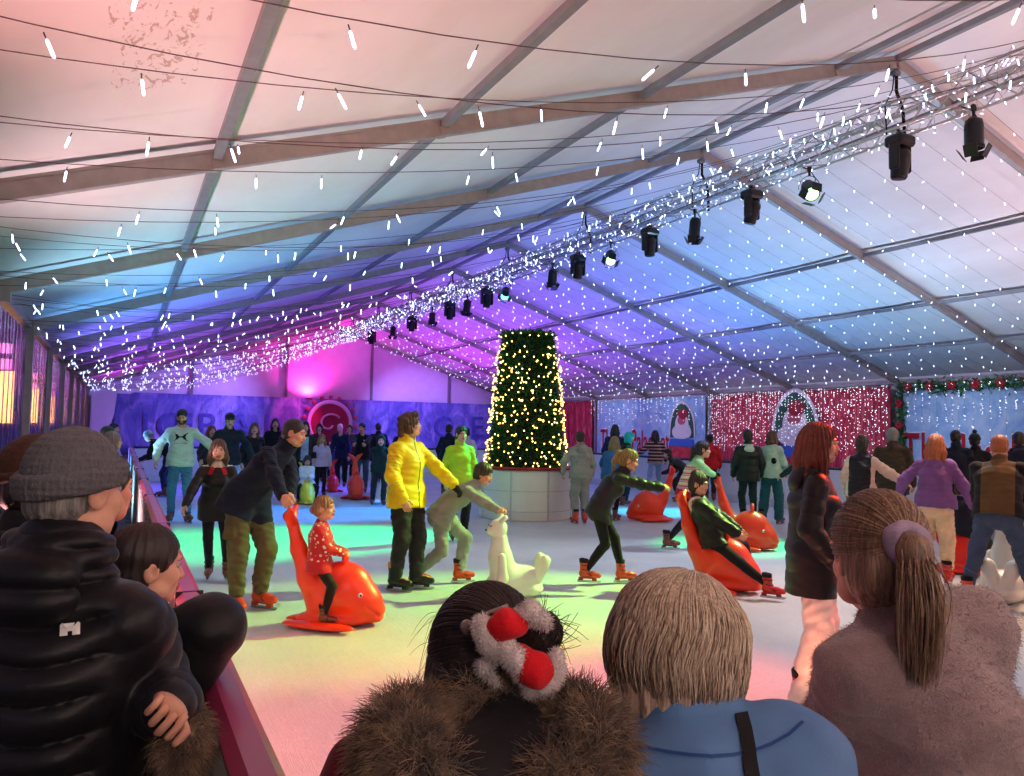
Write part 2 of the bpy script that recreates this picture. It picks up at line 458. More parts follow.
def skeleton(H, pose, lift):
    s = H / 1.75; g = lambda k, d: pose.get(k, d); J = {}
    hs = (.192 + .044 * (H - 1.0) / .75) / .236 if H < 1.75 else 1.0 + (H - 1.75) * .3
    wide = pose.get('wide', 1.0)
    P = V(*g('hip', (0, 0, .94))) * s + V(0, 0, lift)
    lean, side, tw, hy = rad(g('lean', 3)), rad(g('side', 0)), rad(g('twist', 0)), rad(g('hipyaw', 0))
    def up(l, sd): return nrm(V(math.sin(sd), math.sin(l), math.cos(l) * math.cos(sd)))
    u1, u2 = up(lean * .75, side * .7), up(lean * 1.06, side)
    R1 = rotz(-hy) @ V(1, 0, 0); R2 = rotz(-tw) @ V(1, 0, 0)
    R1 = nrm(R1 - u1 * (R1 @ u1)); R2 = nrm(R2 - u2 * (R2 @ u2)); F1 = np.cross(u1, R1); F2 = np.cross(u2, R2)
    W = P + u1 * .17 * s; C = W + u2 * .17 * s; N = W + u2 * .345 * s; Sm = W + u2 * .285 * s
    sw = (.168 if pose.get('fem') else .178) * s * wide
    shr = g('shrug', 0) * s
    J.update(s=s, hs=hs, P=P, W=W, C=C, N=N, u1=u1, u2=u2, R1=R1, R2=R2, F1=F1, F2=F2, wide=wide,
             shL=Sm - R2 * sw + UPZ * shr, shR=Sm + R2 * sw + UPZ * shr, hipL=P - R1 * .088 * s - u1 * .02, hipR=P + R1 * .088 * s - u1 * .02)
    # head
    yaw, pit, rol = rad(g('hyaw', 0)), rad(g('hpitch', 0)), rad(g('hroll', 0))
    up_n = nrm(u2 * .7 + UPZ * .5 + V(0, .12, 0))
    Hd = N + up_n * .09 * s + up_n * .085 * hs + V(0, g('poke', 0), -g('sink', 0))
    Mh = rotz(-yaw) @ rotx(pit) @ roty(rol)
    J.update(H=Hd + (Mh @ V(0, .018, .02)) * hs, Mh=Mh)
    lift_a = lift + .085 * s
    for q, sx in (('L', -1), ('R', 1)):
        ft = g('f' + q, (sx * .10, 0, 0)); T = V(*ft) * s + V(0, 0, lift_a)
        kp = rotz(-rad(g('knee' + q, sx * 8))) @ V(0, 1, 0.05)
        K, T = ik(J['hip' + q], T, .43 * s, .415 * s, kp)
        J['kn' + q], J['an' + q] = K, T
        J['toe' + q] = (rad(g('toe' + q, sx * 10)), rad(g('tip' + q, 0)))
        ht = g('h' + q, None)
        if ht is None: ht = J['sh' + q] + (J['R2'] * sx * .09 + F2 * .07 - UPZ * .50) * s
        else: ht = V(*ht) * (s if not g('abs', False) else 1)
        ep = g('el' + q, (sx * .55, -1, -.35))
        E, T = ik(J['sh' + q], ht, .285 * s, .255 * s, ep)
        J['el' + q], J['ha' + q] = E, T
    return J

def hand_mesh(J, q, sx, curl, spread=0.0, pn=None):
    """five fingers rooted in the palm: returns verts, faces"""
    s = J['s']; w = J['ha' + q]; d = nrm(w - J['el' + q])
    n = V(-sx * .75, .1, -.7) if pn is None else V(*pn)
    n = nrm(n - d * (n @ d)); x = np.cross(d, n) * sx          # x points to the thumb side
    if pn is None and x[1] < 0 and abs(d[2]) > .7: x = -x
    mb = MB(); k = s
    for i, (o, l, r) in enumerate(((.030, .070, .0088), (.010, .079, .0092), (-.011, .073, .0088), (-.031, .058, .0078))):
        p = w + (d * .082 + x * o) * k; dirn = d + x * o * (1.5 + 8 * spread); pts = [w + (d * .055 + x * o * .9) * k, p]; a = 0
        for t, fr in ((0, .42), (1, .32), (2, .26)):
            a += curl * (1.0 + .08 * i if t else .8)
            pts.append(pts[-1] + nrm(dirn * math.cos(a) + n * math.sin(a)) * l * fr * k)
        mb.tube(pts, np.array([r * 1.05, r * 1.08, r, r * .92, r * .62]) * k, 6)
    c = .5 + .3 * curl
    t0 = w + (d * .022 + x * .026) * k; td = nrm(d * .62 + x * .68 + n * .35); t2 = nrm(d * .9 + x * (.25 - .4 * curl) + n * (.2 + .5 * curl))
    mb.tube([w + (d * .012 + x * .012) * k, t0 + td * .012 * k, t0 + td * .045 * k, t0 + td * .045 * k + t2 * .03 * k, t0 + td * .045 * k + t2 * .05 * k], np.array([.014, .0125, .0108, .0095, .006]) * k, 6)
    return mb, d, n, x

def torso_sections(J, off=0.0, fat=1.0, fem=False, hem=None, flare=0.0, under=None):
    s = J['s']; w = J['wide']; P, W, C, N, u1, u2 = (J[k] for k in ('P', 'W', 'C', 'N', 'u1', 'u2'))
    hipw, wst, chs = (.168, .128, .150) if fem else (.160, .142, .168)
    S = []
    if hem is not None:
        wst = wst * .4 + hipw * .6
        m = .172 * s + (.084 * fat - .084) * s + under + .022; m2 = .105 * s * fat + under + .022
        a, b = max(hipw * s * fat + off, m), max(.118 * s * fat + off, m2)
        S.append((P - u1 * (hem + .10) * s, (a + flare * 1.4, b + flare * 1.4), 1))
        S.append((P + u1 * .03 * s, (a, b), 1))
        S += [(W, (wst * s * fat + off, .108 * s * fat + off), 1), (C, (chs * w * s * (.5 + .5 * fat) + off, .117 * s * (.4 + .6 * fat) + off), 2), (W + u2 * .27 * s, (.128 * w * s + off * .9, .080 * s + off * .9), 2)]
        return S
    else: S.append((P - u1 * .07 * s, (.150 * s * fat + off, .105 * s * fat + off), 1))
    S += [(P + u1 * .03 * s, (hipw * s * fat + off, .116 * s * fat + off), 1), (W, (wst * s * fat + off, .100 * s * fat + off), 1),
          (C, (chs * w * s * (.5 + .5 * fat) + off, .115 * s * (.4 + .6 * fat) + off), 2), (W + u2 * .27 * s, (.128 * w * s + off * .9, .080 * s + off * .9), 2)]
    return S
def add_torso(sd, J, off, fat, fem, hem=None, flare=0.0, quilt=None, k=.03, under=.02):
    S = torso_sections(J, off, fat, fem, hem, flare, under); q0 = 0.0
    for (a, ra, ia), (b, rb, ib) in zip(S[:-1], S[1:]):
        R, Fv = (J['R1'], J['F1']) if ib == 1 else (J['R2'], J['F2'])
        sd.econe(a, b, ra, rb, R, Fv, k, 'u', quilt, q0); q0 += np.linalg.norm(b - a)
    s = J['s']
    if hem is not None:
        for q in 'LR':
            h_, k_ = J['hip' + q], J['kn' + q]; sd.cone(h_ + J['u1'] * .03 * s, h_ + (k_ - h_) * .35, .084 * s * fat + under + .028, .076 * s * fat + under + .026, .03)
    if hem is not None: sd.cut(J['P'] - J['u1'] * hem * s, -J['u1'], .006)
    if fem:
        for sx in (-1, 1): sd.ell(J['C'] + (J['R2'] * sx * .07 + J['F2'] * .085 - J['u2'] * .02) * s, (.055 * s + off * .5), None, .04)
    # shoulder slope
    for q in 'LR': sd.cone(J['N'] - J['u2'] * .035 * s, J['sh' + q] - J['u2'] * .012 * s, .050 * s + off * .6, .044 * s + off * .75, .04)

def folds(amp, seed, J):
    a, b = lumps(amp, 22, seed), lumps(amp * .5, 52, seed + 5)
    def f(P):
        Q = P * V(1, 1, 1.5)
        r = a(Q); return r + b(Q + r[:, None] * 4)
    return f
def add_leg(sd, J, q, off_t, off_k, off_a, upto=1.0, fat=1.0, k=.02, wr=None):
    s = J['s']; h, kn, an = J['hip' + q], J['kn' + q], J['an' + q]
    sd.cone(h, kn, .084 * s * fat + off_t, .054 * s * fat + off_k, k, wr=wr)
    e = kn + (an - kn) * upto
    sd.cone(kn, e, .054 * s * fat + off_k, .036 * s + off_a, k, wr=wr)
    c = kn + (an - kn) * .3; d = nrm(an - kn); b = np.cross(d, J['R1']); b = b if b[1] < 0 else -b
    sd.cone(c + b * .012 * s - d * .04 * s, c + b * .012 * s + d * .10 * s, .045 * s * fat + off_k, .036 * s + off_a, k)

def person(label, pos, face=0, H=1.75, lift=.06, vox=.012, hv=None, pose=None, skin='fair', hair=None, top=None, legs=None, shoes='orange',
           hat=None, fat=1.0, fem=False, group=None, gloves=None, scarf=None, beard=False, world_hands=None, eyes=True, rz=None, head_at=None, floor=-.1):
    pose = dict(pose or {}); top = dict(top or {}); legs = dict(legs or {}); hair = dict(hair or {})
    if head_at is not None:                            # stand the person so that the head is where the photo has it
        T = atd(*head_at); rz = -(math.atan2(T[0], T[1]) + rad(face)); pose['fem'] = fem
        for _ in range(6):
            h_ = rotz(rz) @ skeleton(H, pose, lift)['H']; H *= (T[2] - floor) / h_[2]
        h_ = rotz(rz) @ skeleton(H, pose, lift)['H']; pos = (T[0] - h_[0], T[1] - h_[1], floor)
    pos = np.asarray(pos, float)[:3] if len(pos) == 3 else V(pos[0], pos[1], 0)
    if lift > 0 and 'ice' not in pose:                 # keep skaters on the ice side of the boards
        while pos[0] > RK['x1'] - .42 or pos[1] > RK['y1'] - .42: pos = pos * V(.995, .995, 1)
    dx, dy = pos[0] - CAM[0], pos[1] - CAM[1]
    rz = -(math.atan2(dx, dy) + rad(face)) if rz is None else rz
    if world_hands:
        Rw = rotz(-rz); s_ = H / 1.75
        for q, t in world_hands.items(): pose['h' + q] = tuple((Rw @ (np.asarray(t, float) - pos)) / s_)
    pose['fem'] = fem; J = skeleton(H, pose, lift); s, hs = J['s'], J['hs']
    root = empty('person', pos, rz, label, 'person', group)
    sk = skinmat('skin ' + skin, SKINS.get(skin, skin) if isinstance(skin, str) else skin)
    Mh, Hc = J['Mh'], J['H']; hp = lambda x, y, z: Hc + (Mh @ V(x, y, z)) * hs
    hv = hv or vox
    # ---- body: everything under the clothes, in one surface; head laid in at its own finer pitch
    sd = SDF(); add_torso(sd, J, 0, fat, fem)
    for q in 'LR':
        add_leg(sd, J, q, 0, 0, 0, 1, fat)
        sd.cone(J['sh' + q], J['el' + q], .044 * s * fat, .038 * s, .02); sd.cone(J['el' + q], J['ha' + q], .038 * s, .027 * s, .02)
    sd.cone(J['N'] - J['u2'] * .04 * s, hp(0, -.02, -.06), .056 * s, .052 * hs, .03)
    hm = []
    for q, sx in (('L', -1), ('R', 1)):
        mb, d, n, x = hand_mesh(J, q, sx, pose.get('curl' + q, pose.get('curl', .38)), pn=pose.get('palm' + q)); hm.append(mb)
        w = J['ha' + q]; Mp = np.stack([x, d, n], 1)
        sd.ell(w + d * .048 * s, (.043 * s, .054 * s, .021 * s), Mp, .018)
        fo = J['toe' + q]; fd = rotz(-fo[0]) @ V(0, math.cos(fo[1]), math.sin(fo[1])); sd.cone(J['an' + q] - UPZ * .03 * s, J['an' + q] + fd * .13 * s - UPZ * .05 * s, .035 * s, .026 * s, .02)
    v1, f1 = sd.mesh(max(vox, .013))
    hd = SDF(); E = lambda c, r, k=.02, op='u': hd.ell(hp(*c), np.array(r) * hs, Mh, k * hs, op)
    fw = .95 if fem else 1.0
    E((0, -.014, .03), (.076, .096, .088)); E((0, .022, -.04), (.060 * fw, .068, .078), .03); E((0, .058, -.094), (.026 * fw, .022, .022), .03)
    for sx in (-1, 1):
        E((sx * .040, .055, -.03), (.026, .026, .026), .02); E((sx * .055, .012, -.075), (.018 * fw, .035, .022), .03)
        E((sx * .031, .098, .004), (.021, .020, .013), .012, 's')
        E((sx * .079, -.012, -.008), (.010, .024, .034), .006); E((sx * .088, -.006, -.006), (.006, .012, .018), .004, 's')
    E((0, .078, .024), (.050, .018, .010), .014)
    hd.cone(hp(0, .084, .004), hp(0, .1015, -.034), .009 * hs, .0115 * hs, .014 * hs)
    for sx in (-1, 1): E((sx * .011, .092, -.037), (.009, .011, .008), .006)
    E((0, .085, -.060), (.024, .014, .0075), .008); E((0, .084, -.072), (.021, .013, .008), .008)
    hd.cone(hp(0, -.022, -.04), (hp(0, -.022, -.04) + J['N']) / 2, .052 * hs, .053 * s, .02)
    v2, f2 = hd.mesh(min(hv, .016))
    c2 = ((v2[f2].mean(1) - Hc) @ Mh) / hs
    m2 = np.zeros(len(f2), int)
    x, y, z = c2.T; ax = np.abs(x)
    m2[(y > .068) & (z < -.052) & (z > -.080) & (ax < .026 - .25 * np.abs(z + .066))] = 1
    m2[(y > .062) & (z > .019 - .15 * (ax - .03)) & (z < .0265 - .15 * (ax - .03)) & (ax > .013) & (ax < .045)] = 2
    if beard: m2[(y > -.005) & (z < -.035 - .25 * np.maximum(0, .03 - ax)) & (m2 != 1) & (z > -.14)] = 3
    mats = [sk, LIPM(), BROW(), BEARD() if beard else sk, EYEW(), EYED()]
    vs, fs, ms = [v1, v2], [f1, f2 + len(v1)], [np.zeros(len(f1), int), m2]; nv = len(v1) + len(v2)
    em = MB()
    if eyes and hv <= .02:
        for sx in (-1, 1):
            em.sphere(hp(sx * .031, .0755, .003), .0118 * hs, 8, 4); em.sphere(hp(sx * .031 + pose.get('gaze', 0) * .004, .0815, .003), .0070 * hs, 6, 5)
    allf = [np.concatenate(fs)]
    fm = [np.concatenate(ms)]
    for mb in hm + ([em] if em.v else []):
        v = np.concatenate(mb.v); vs.append(v)
        for f, m in zip(mb.f, mb.m): allf.append(f + nv); fm.append(m)
        nv += len(v)
    link('body', make_mesh('body', np.concatenate(vs), allf, mats, np.concatenate(fm)), root)
    # ---- trousers
    ofs = 0
    lk = legs.get('kind', 'trousers'); lm = legs.get('mat') or cloth('dark trousers', (34, 34, 40))
    if lk != 'none':
        o = {'leggings': (.008, .007, .007), 'jeans': (.016, .016, .018), 'trousers': (.02, .022, .024), 'loose': (.03, .036, .034), 'flared': (.014, .012, .045), 'wide': (.026, .036, .052)}[lk]
        o = [q * (.6 + .4 * s) for q in o]; ps = SDF(); ofs = o[0]
        S = torso_sections(J, o[0], fat, fem)
        S[2] = (S[2][0], (S[2][1][0] - o[0] * .8, S[2][1][1] - o[0] * .8), 1)
        for (a, ra, _), (b, rb, _) in zip(S[:2], S[1:3]): ps.econe(a, b, ra, rb, J['R1'], J['F1'], .03)
        bt = SDF
        for q in 'LR': add_leg(ps, J, q, *o, legs.get('upto', .93), fat, .022, wr=(26 if lk in ('loose', 'wide', 'trousers', 'jeans') else 20, .006 * s if lk != 'leggings' else .001, 2.0 if q == 'L' else .4))
        if legs.get('pockets'):
            for q, sx in (('L', -1), ('R', 1)):
                c = J['hip' + q] * .35 + J['kn' + q] * .65 + J['R1'] * sx * .075 * s; ps.box(c, V(.028, .06, .085) * s, np.stack([J['R1'], np.cross(nrm(J['hip' + q] - J['kn' + q]), J['R1']), nrm(J['hip' + q] - J['kn' + q])], 1), .02, .012)
        lsets = [lm] + ([legs['mat2']] if legs.get('mat2') else [])
        part(legs.get('name', 'trousers'), ps, max(vox, .009), lsets, root, folds(.007 * s * (.12 if lk == 'leggings' else 1), 3, J), legs.get('fm') and (lambda c: legs['fm'](c, J)))
    # ---- top
    tk = top.get('kind', 'jacket'); tm = top.get('mat') or cloth('black jacket', (24, 24, 28))
    o = {'jumper': .022, 'tee': .016, 'jacket': .028, 'hoodie': .030, 'puffer': .040, 'coat': .034, 'fleece': .024}[tk] * (.6 + .4 * s) + top.get('off', 0)
    hem = top.get('hem', .10 if tk != 'coat' else .38); quilt = (top.get('pitch', .085) * s, top.get('amp', .011) * s) if tk == 'puffer' else None
    ts = SDF(); add_torso(ts, J, o, fat, fem, hem, top.get('flare', .012), None, .03, ofs)
    for q, sx in (('L', -1), ('R', 1)):
        a, e, w = J['sh' + q], J['el' + q], J['ha' + q]; sl = top.get('sleeve', .97)
        r = (.045 * s * (.6 + .4 * fat) + o * .8, .040 * s + o * .95, .029 * s + o * .75)
        wr = (30, .005 * s, 1.0 + sx) if tk != 'puffer' else None
        if sl > .5:
            ts.cone(a, e, r[0], r[1], top.get('blend', .035), 'u', quilt, 0.0, wr); ts.cone(e, e + (w - e) * sl, r[1], r[2], .02, 'u', quilt, .28 * s, wr)
            if top.get('cuff'): c = e + (w - e) * sl; ts.cone(c - nrm(w - e) * .045 * s, c, r[2] * .86, r[2] * .86, .004)
        else: ts.cone(a, a + (e - a) * sl * 2, r[0], r[1] + .01, .03)
    nb = J['N'] - J['u2'] * .035 * s; nt = J['N'] + J['u2'] * (.02 + top.get('collar', .03)) * s + V(0, .01, 0) * s
    ts.econe(nb, nt, (.082 * s + o * .5, .078 * s + o * .5), (.066 * s + o * .4, .066 * s + o * .4), J['R2'], J['F2'], .02)
    ts.econe(nt - J['u2'] * .028 * s, nt + J['u2'] * .12 * s, (.050 * s + o * .2, .052 * s + o * .2), (.075 * s, .08 * s), J['R2'], J['F2'], .008, 's')
    if top.get('hood'):                                   # a hood lying on the upper back
        b = J['N'] - J['F2'] * .085 * s - J['u2'] * (.01 - top.get('hoodup', 0)) * s; hr = top.get('hood')
        hr = 1.0 if hr is True else hr
        hsd = SDF()
        Mc = np.stack([J['R2'], J['F2'], J['u2']], 1)
        hsd.ell(b - J['u2'] * .05 * s - J['F2'] * .015 * s, V(.125, .06, .105) * s * hr, Mc, .03)
        pts = [b + (J['R2'] * math.cos(t) * .105 + J['F2'] * (.10 - .07 * math.sin(t) * 1.2) + J['u2'] * (.028 - .0 * math.sin(t))) * s * hr for t in np.linspace(0, math.pi, 9)]
        for p, q in zip(pts[:-1], pts[1:]): hsd.cone(p, q, .034 * s * hr, .034 * s * hr, .02)
        ql = lumps(.004 * s, 30, 5)
        hq = (lambda Q: ql(Q) - quilt[1] * .8 * (np.sqrt(np.abs(np.sin(np.pi * ((Q - J['N']) @ J['u2']) / quilt[0]))) - .62)) if quilt else ql
        part('hood', hsd, max(vox * .9, .0065), top.get('hoodmat') or tm, root, hq)
    fold_ = folds((.010 if tk in ('hoodie', 'jacket', 'coat', 'fleece') else .007 if tk != 'puffer' else .003) * s * top.get('fold', 1), top.get('seed', 1), J)
    def tdisp(Q):
        d = fold_(Q)
        if quilt:
            lat = np.abs((Q - J['C']) @ J['R2']); w_ = np.clip((sw_ + .02 - lat) / .04, 0, 1); q_ = (Q - J['P']) @ J['u2'] + .012 * np.sin(lat * 22)
            d = d - quilt[1] * (np.sqrt(np.abs(np.sin(np.pi * q_ / quilt[0]))) - .62) * w_
        return d
    sw_ = np.linalg.norm(J['shR'] - J['shL']) / 2
    tmats = [tm] + list(top.get('mats', []))
    part(top.get('name', {'jumper': 'jumper', 'tee': 'top', 'hoodie': 'hoodie', 'fleece': 'fleece', 'coat': 'coat', 'puffer': 'jacket'}.get(tk, 'jacket')), ts, top.get('vox', max(vox, .007)), tmats, root,
         tdisp, top.get('fm') and (lambda c: top['fm'](c, J)))
    # ---- gloves
    if gloves:
        for q, sx in (('L', -1), ('R', 1)):
            if q not in gloves.get('which', 'LR'): continue
            g_ = SDF(); w = J['ha' + q]; d = nrm(w - J['el' + q]); g_.cone(w - d * .05 * s, w + d * .02 * s, .036 * s, .034 * s, .02)
            mb, d, n, x = hand_mesh(J, q, sx, pose.get('curl' + q, pose.get('curl', .38)), pn=pose.get('palm' + q))
            g_.ell(w + d * .05 * s, V(.05, .06, .03) * s, np.stack([x, d, n], 1), .02)
            for fv in mb.v:
                rings = fv.reshape(-1, 6, 3).mean(1)
                for a, b in zip(rings[1:-1], rings[2:]): g_.cone(a, b, .0155 * s, .0135 * s, .006)
            part('glove', g_, max(min(vox, .009), .006), gloves['mat'], root)
    # ---- shoes
    if shoes:
        for q, sx in (('L', -1), ('R', 1)):
            fo = J['toe' + q]; sh = shoe(shoes, s)
            sh.parent = root; sh.location = [float(t) for t in J['an' + q]]; sh.rotation_euler = (fo[1], 0, -fo[0])
    if hair.get('style'): make_hair(root, J, hair, hv, fem)
    if hat: make_hat(root, J, hat, hv)
    root['_j'] = 0; del root['_j']
    return root, J

# ---- footwear: an ice-hire boot (boot > blade, straps), a black skate, a plain shoe
_SH = {}
def shoe(kind, s):
    key = (kind, round(s, 2))
    if key in _SH:
        return copy_tree(_SH[key])
    skate = kind != 'shoe'
    b = SDF(); z = -.085
    b.cone((0, -.035, z + .045), (0, .10, z + .038), .045, .042, .02); b.cone((0, .09, z + .036), (0, .165, z + .033), .042, .034, .02)
    b.cone((0, -.018, z + .05), (0, -.012, .02), .047, .050, .03)
    if skate: b.cone((0, -.012, .01), (0, -.022, .135), .052, .060, .02); b.ell((0, -.02, .165), (.05, .05, .05), None, .02, 's')
    b.cut((0, 0, z + .002), (0, 0, -1))
    for p in range(len(b.p)):
        pass
    cols = {'orange': ((214, 70, 34), (36, 30, 30)), 'red': ((206, 36, 34), (36, 30, 30)), 'black': ((26, 26, 30), (200, 150, 60)), 'dark': ((120, 60, 48), (30, 28, 30)), 'shoe': ((40, 36, 36), (30, 30, 30))}[kind]
    pm = plain('boot shell ' + kind, cols[0], .38, var=.1, scale=30, spec=.5); ln = cloth('boot liner', (28, 26, 28)) if kind != 'black' else plain('tan skate facing', cols[1], .6)
    def fm(c):
        return np.where((c[:, 2] > .10) | ((c[:, 1] > .02) & (np.abs(c[:, 0]) < .018) & (c[:, 2] > -.02) & (kind == 'black')), 1, 0)
    v, f = b.mesh(.009); m = fm(v[f].mean(1)); v = v * s
    o = link('skate' if skate else 'shoe', make_mesh('boot', v, f, [pm, ln], m))
    if skate:
        mb = MB(); st = plain('steel runner', (170, 175, 182), .25, 1.0, var=.05)
        prof = [(-.105, 0), (-.095, -.008), (.17, -.008), (.195, .006), (.20, .02), (.16, .024), (-.10, .022)]
        M = np.eye(4); M[:3, :3] = np.array([[0, 0, 1], [1, 0, 0], [0, 1, 0.]]); M[:3, 3] = (0, 0, z - .052)
        mb.prism([(a * s, c * s) for a, c in prof], -.002 * s, .002 * s, np.block([[M[:3, :3], (M[:3, 3] * s)[:, None]], [np.zeros((1, 3)), np.ones((1, 1))]]), 0)
        for yy in (-.055, .115): mb.box(V(0, yy, z - .016) * s, V(.03, .06, .036) * s, None, 1, .9)
        mb.box(V(0, .03, z - .004) * s, V(.05, .21, .012) * s, None, 1)
        mb.build('blade', [st, plain('blade holder ' + kind, tuple(int(c * .8) for c in cols[0]), .4)], o)
        for (zz, yy, r) in ((.075, -.018, .060), (.02, -.008, .056), (-.045, .07, .046)):
            sb = MB(); t = np.linspace(-2.0, 2.0, 11); tilt = -.5 if zz < 0 else -.18
            pts = np.stack([np.sin(t) * r, yy + np.cos(t) * r, zz + np.cos(t) * r * tilt], 1) * s
            sb.tube(pts, .0075 * s, 5); sb.build('strap', plain('buckle strap', (38, 34, 34), .4), o, True)
    _SH[key] = o
    return o

def make_hair(root, J, hair, hv, fem):
    hs, Mh, Hc, s = J['hs'], J['Mh'], J['H'], J['s']; hp = lambda x, y, z: Hc + (Mh @ V(x, y, z)) * hs
    st = hair['style']; m = hair.get('mat') or hairmat('brown hair', (92, 62, 42)); h = SDF()
    E = lambda c, r, k=.02, op='u': h.ell(hp(*c), np.array(r) * hs, Mh, k * hs, op)
    vol = hair.get('vol', .012)
    if st == 'buzz': vol = .005
    E((0, -.018, .034), (.076 + vol, .096 + vol, .090 + vol))
    if st in ('bob', 'long', 'ponytail', 'bun', 'curly', 'twists', 'cap'): E((0, -.05, -.03), (.074 + vol, .068 + vol, .075 + vol), .03)
    elif st == 'mop': E((0, -.04, -.02), (.078 + vol, .08 + vol, .07 + vol), .03); E((0, .05, .085), (.06, .05, .035), .03)
    else: E((0, -.05, -.03), (.068 + vol, .060 + vol, .05 + vol), .02)
    fr = hair.get('fringe', 0)
    # the face stays clear
    h.ell(hp(0, .112, -.045), V(.072 if st not in ('short', 'buzz', 'mop') else .105, .085, .105 - fr) * hs, Mh, .012 * hs, 's')
    if st in ('short', 'buzz'):
        h.ell(hp(0, .06, -.09), V(.13, .085, .10) * hs, Mh, .012, 's'); h.cut(hp(0, 0, -.055), Mh @ V(0, .5, -1), .02)
    L = hair.get('len', .25)
    down = lambda p, dx, dy, dz: p + (Mh @ V(dx, 0, 0)) * s + V(0, 0, -dz) * s - J['F2'] * dy * s
    if st == 'bob':
        for sx in (-1, 1):
            for yy in (-.06, -.02, .015): h.cone(hp(sx * .068, yy, .02), hp(sx * .078, yy, -.10), .030 * hs, .026 * hs, .03)
        h.cone(hp(0, -.09, .0), hp(0, -.098, -.11), .05 * hs, .04 * hs, .04)
    if st in ('long', 'twists'):
        for sx in (-1, 1):
            for yy in (-.06, -.02, .02):
                a = hp(sx * .066, yy, -.01); b = hp(sx * .08, yy - .01, -.10); c = down(b, sx * .01, .0 if yy > 0 else .03, max(L - .1, .02))
                h.cone(a, b, .030 * hs, .032 * hs, .03); h.cone(b, c, .032 * hs, .016 * hs, .03)
        a = hp(0, -.085, .0); b = hp(0, -.10, -.10); c = down(b, 0, .04, max(L - .08, .02))
        h.cone(a, b, .06 * hs, .062 * hs, .04)
        for dx in (-.045, 0, .045): h.cone(b, c + J['R2'] * dx * s, .05 * hs, .026 * hs, .03)
    if st == 'ponytail':
        a = hp(0, -.105, hair.get('pz', .03)); b = a + (Mh @ V(0, -.045, -.01)) * hs; c = b + V(0, 0, -L) * s + J['F2'] * (-.02) * s + V(*hair.get('swing', (0, 0, 0)))
        h.cone(a, b, .03 * hs, .026 * hs, .01); h.chain([b, (b + c) / 2 - J['F2'] * .02 * s, c], [.030 * hs, .032 * hs, .010 * hs], .02)
    if st == 'bun': h.ell(hp(0, -.07, .115), V(.045, .045, .04) * hs, Mh, .01)
    if st == 'lowbun': h.ell(hp(0, -.125, -.01), V(.045, .045, .045) * hs, Mh, .01)
    if st == 'curly':
        r = np.random.default_rng(3)
        for i in range(26):
            a = r.uniform(1.1, 5.2); zz = r.uniform(-.11, .09); h.ell(hp(math.sin(a) * .085, math.cos(a) * .095 - .02, zz), r.uniform(.024, .036) * hs, None, .015)
        for i in range(5): h.ell(hp(r.uniform(-.05, .05), .055, .10 + r.uniform(-.02, .02)), .03 * hs, None, .015)
    if st in ('ponytail', 'bun', 'lowbun'):
        for sx in (-1, 1): h.ell(hp(sx * .098, .002, -.022), V(.034, .034, .046) * hs, Mh, .008, 's')
    amp = {'buzz': .0005, 'short': .002}.get(st, .0045) * hs * hair.get('amp', 1)
    n1 = hair.get('ridges', 17)
    def disp(P):
        q = ((P - Hc) @ Mh) / hs; a = np.arctan2(q[:, 0], q[:, 1] + .01)
        return amp * np.sin(a * n1 + 14 * q[:, 2] * np.sin(a * 3)) + amp * .5 * np.sin(a * n1 * 2.3 + 30 * q[:, 2])
    part('hair', h, min(hv, .012), m, root, disp)

def make_hat(root, J, hat, hv):
    hs, Mh, Hc = J['hs'], J['Mh'], J['H']; hp = lambda x, y, z: Hc + (Mh @ V(x, y, z)) * hs
    k = hat.get('kind', 'beanie'); h = SDF(); m = hat['mat']
    if k in ('beanie', 'pompom'):
        h.ell(hp(0, -.02, .045), V(.092, .112, .100) * hs, Mh, .01); h.cut(hp(0, 0, .03), Mh @ V(0, .22, -1), .006)
        o = part('hat', h, min(hv, .01), m, root)
        b = SDF()
        pts = [hp(math.cos(t) * .088, -.02 + math.sin(t) * .107, .038 + .022 * math.sin(t)) for t in np.linspace(0, 2 * math.pi, 21)]
        for p, q in zip(pts[:-1], pts[1:]): b.cone(p, q, .015 * hs, .015 * hs, .004)
        part('hat_brim', b, min(hv, .009), hat.get('mat2') or m, o)
        if k == 'pompom':
            p = SDF(); p.ell(hp(0, -.03, .165), .038 * hs); part('pompom', p, .008, hat.get('pom') or m, o, lumps(.006, 160, 2))
    elif k == 'cap':
        h.ell(hp(0, -.016, .05), V(.088, .106, .080) * hs, Mh, .01); h.cut(hp(0, 0, .04), Mh @ V(0, 0, -1), .006); h.ell(hp(0, .105, .047), V(.065, .065, .010) * hs, Mh, .01)
        part('hat', h, min(hv, .01), m, root)
    elif k == 'hood':
        h.ell(hp(0, -.03, .03), V(.105, .118, .12) * hs, Mh, .01); h.ell(hp(0, -.04, -.07), V(.105, .11, .09) * hs, Mh, .03); h.ell(hp(0, .12, -.01), V(.072, .10, .095) * hs, Mh, .02, 's')
        part('hood', h, min(hv, .01), m, root, lumps(.004, 40, 2))
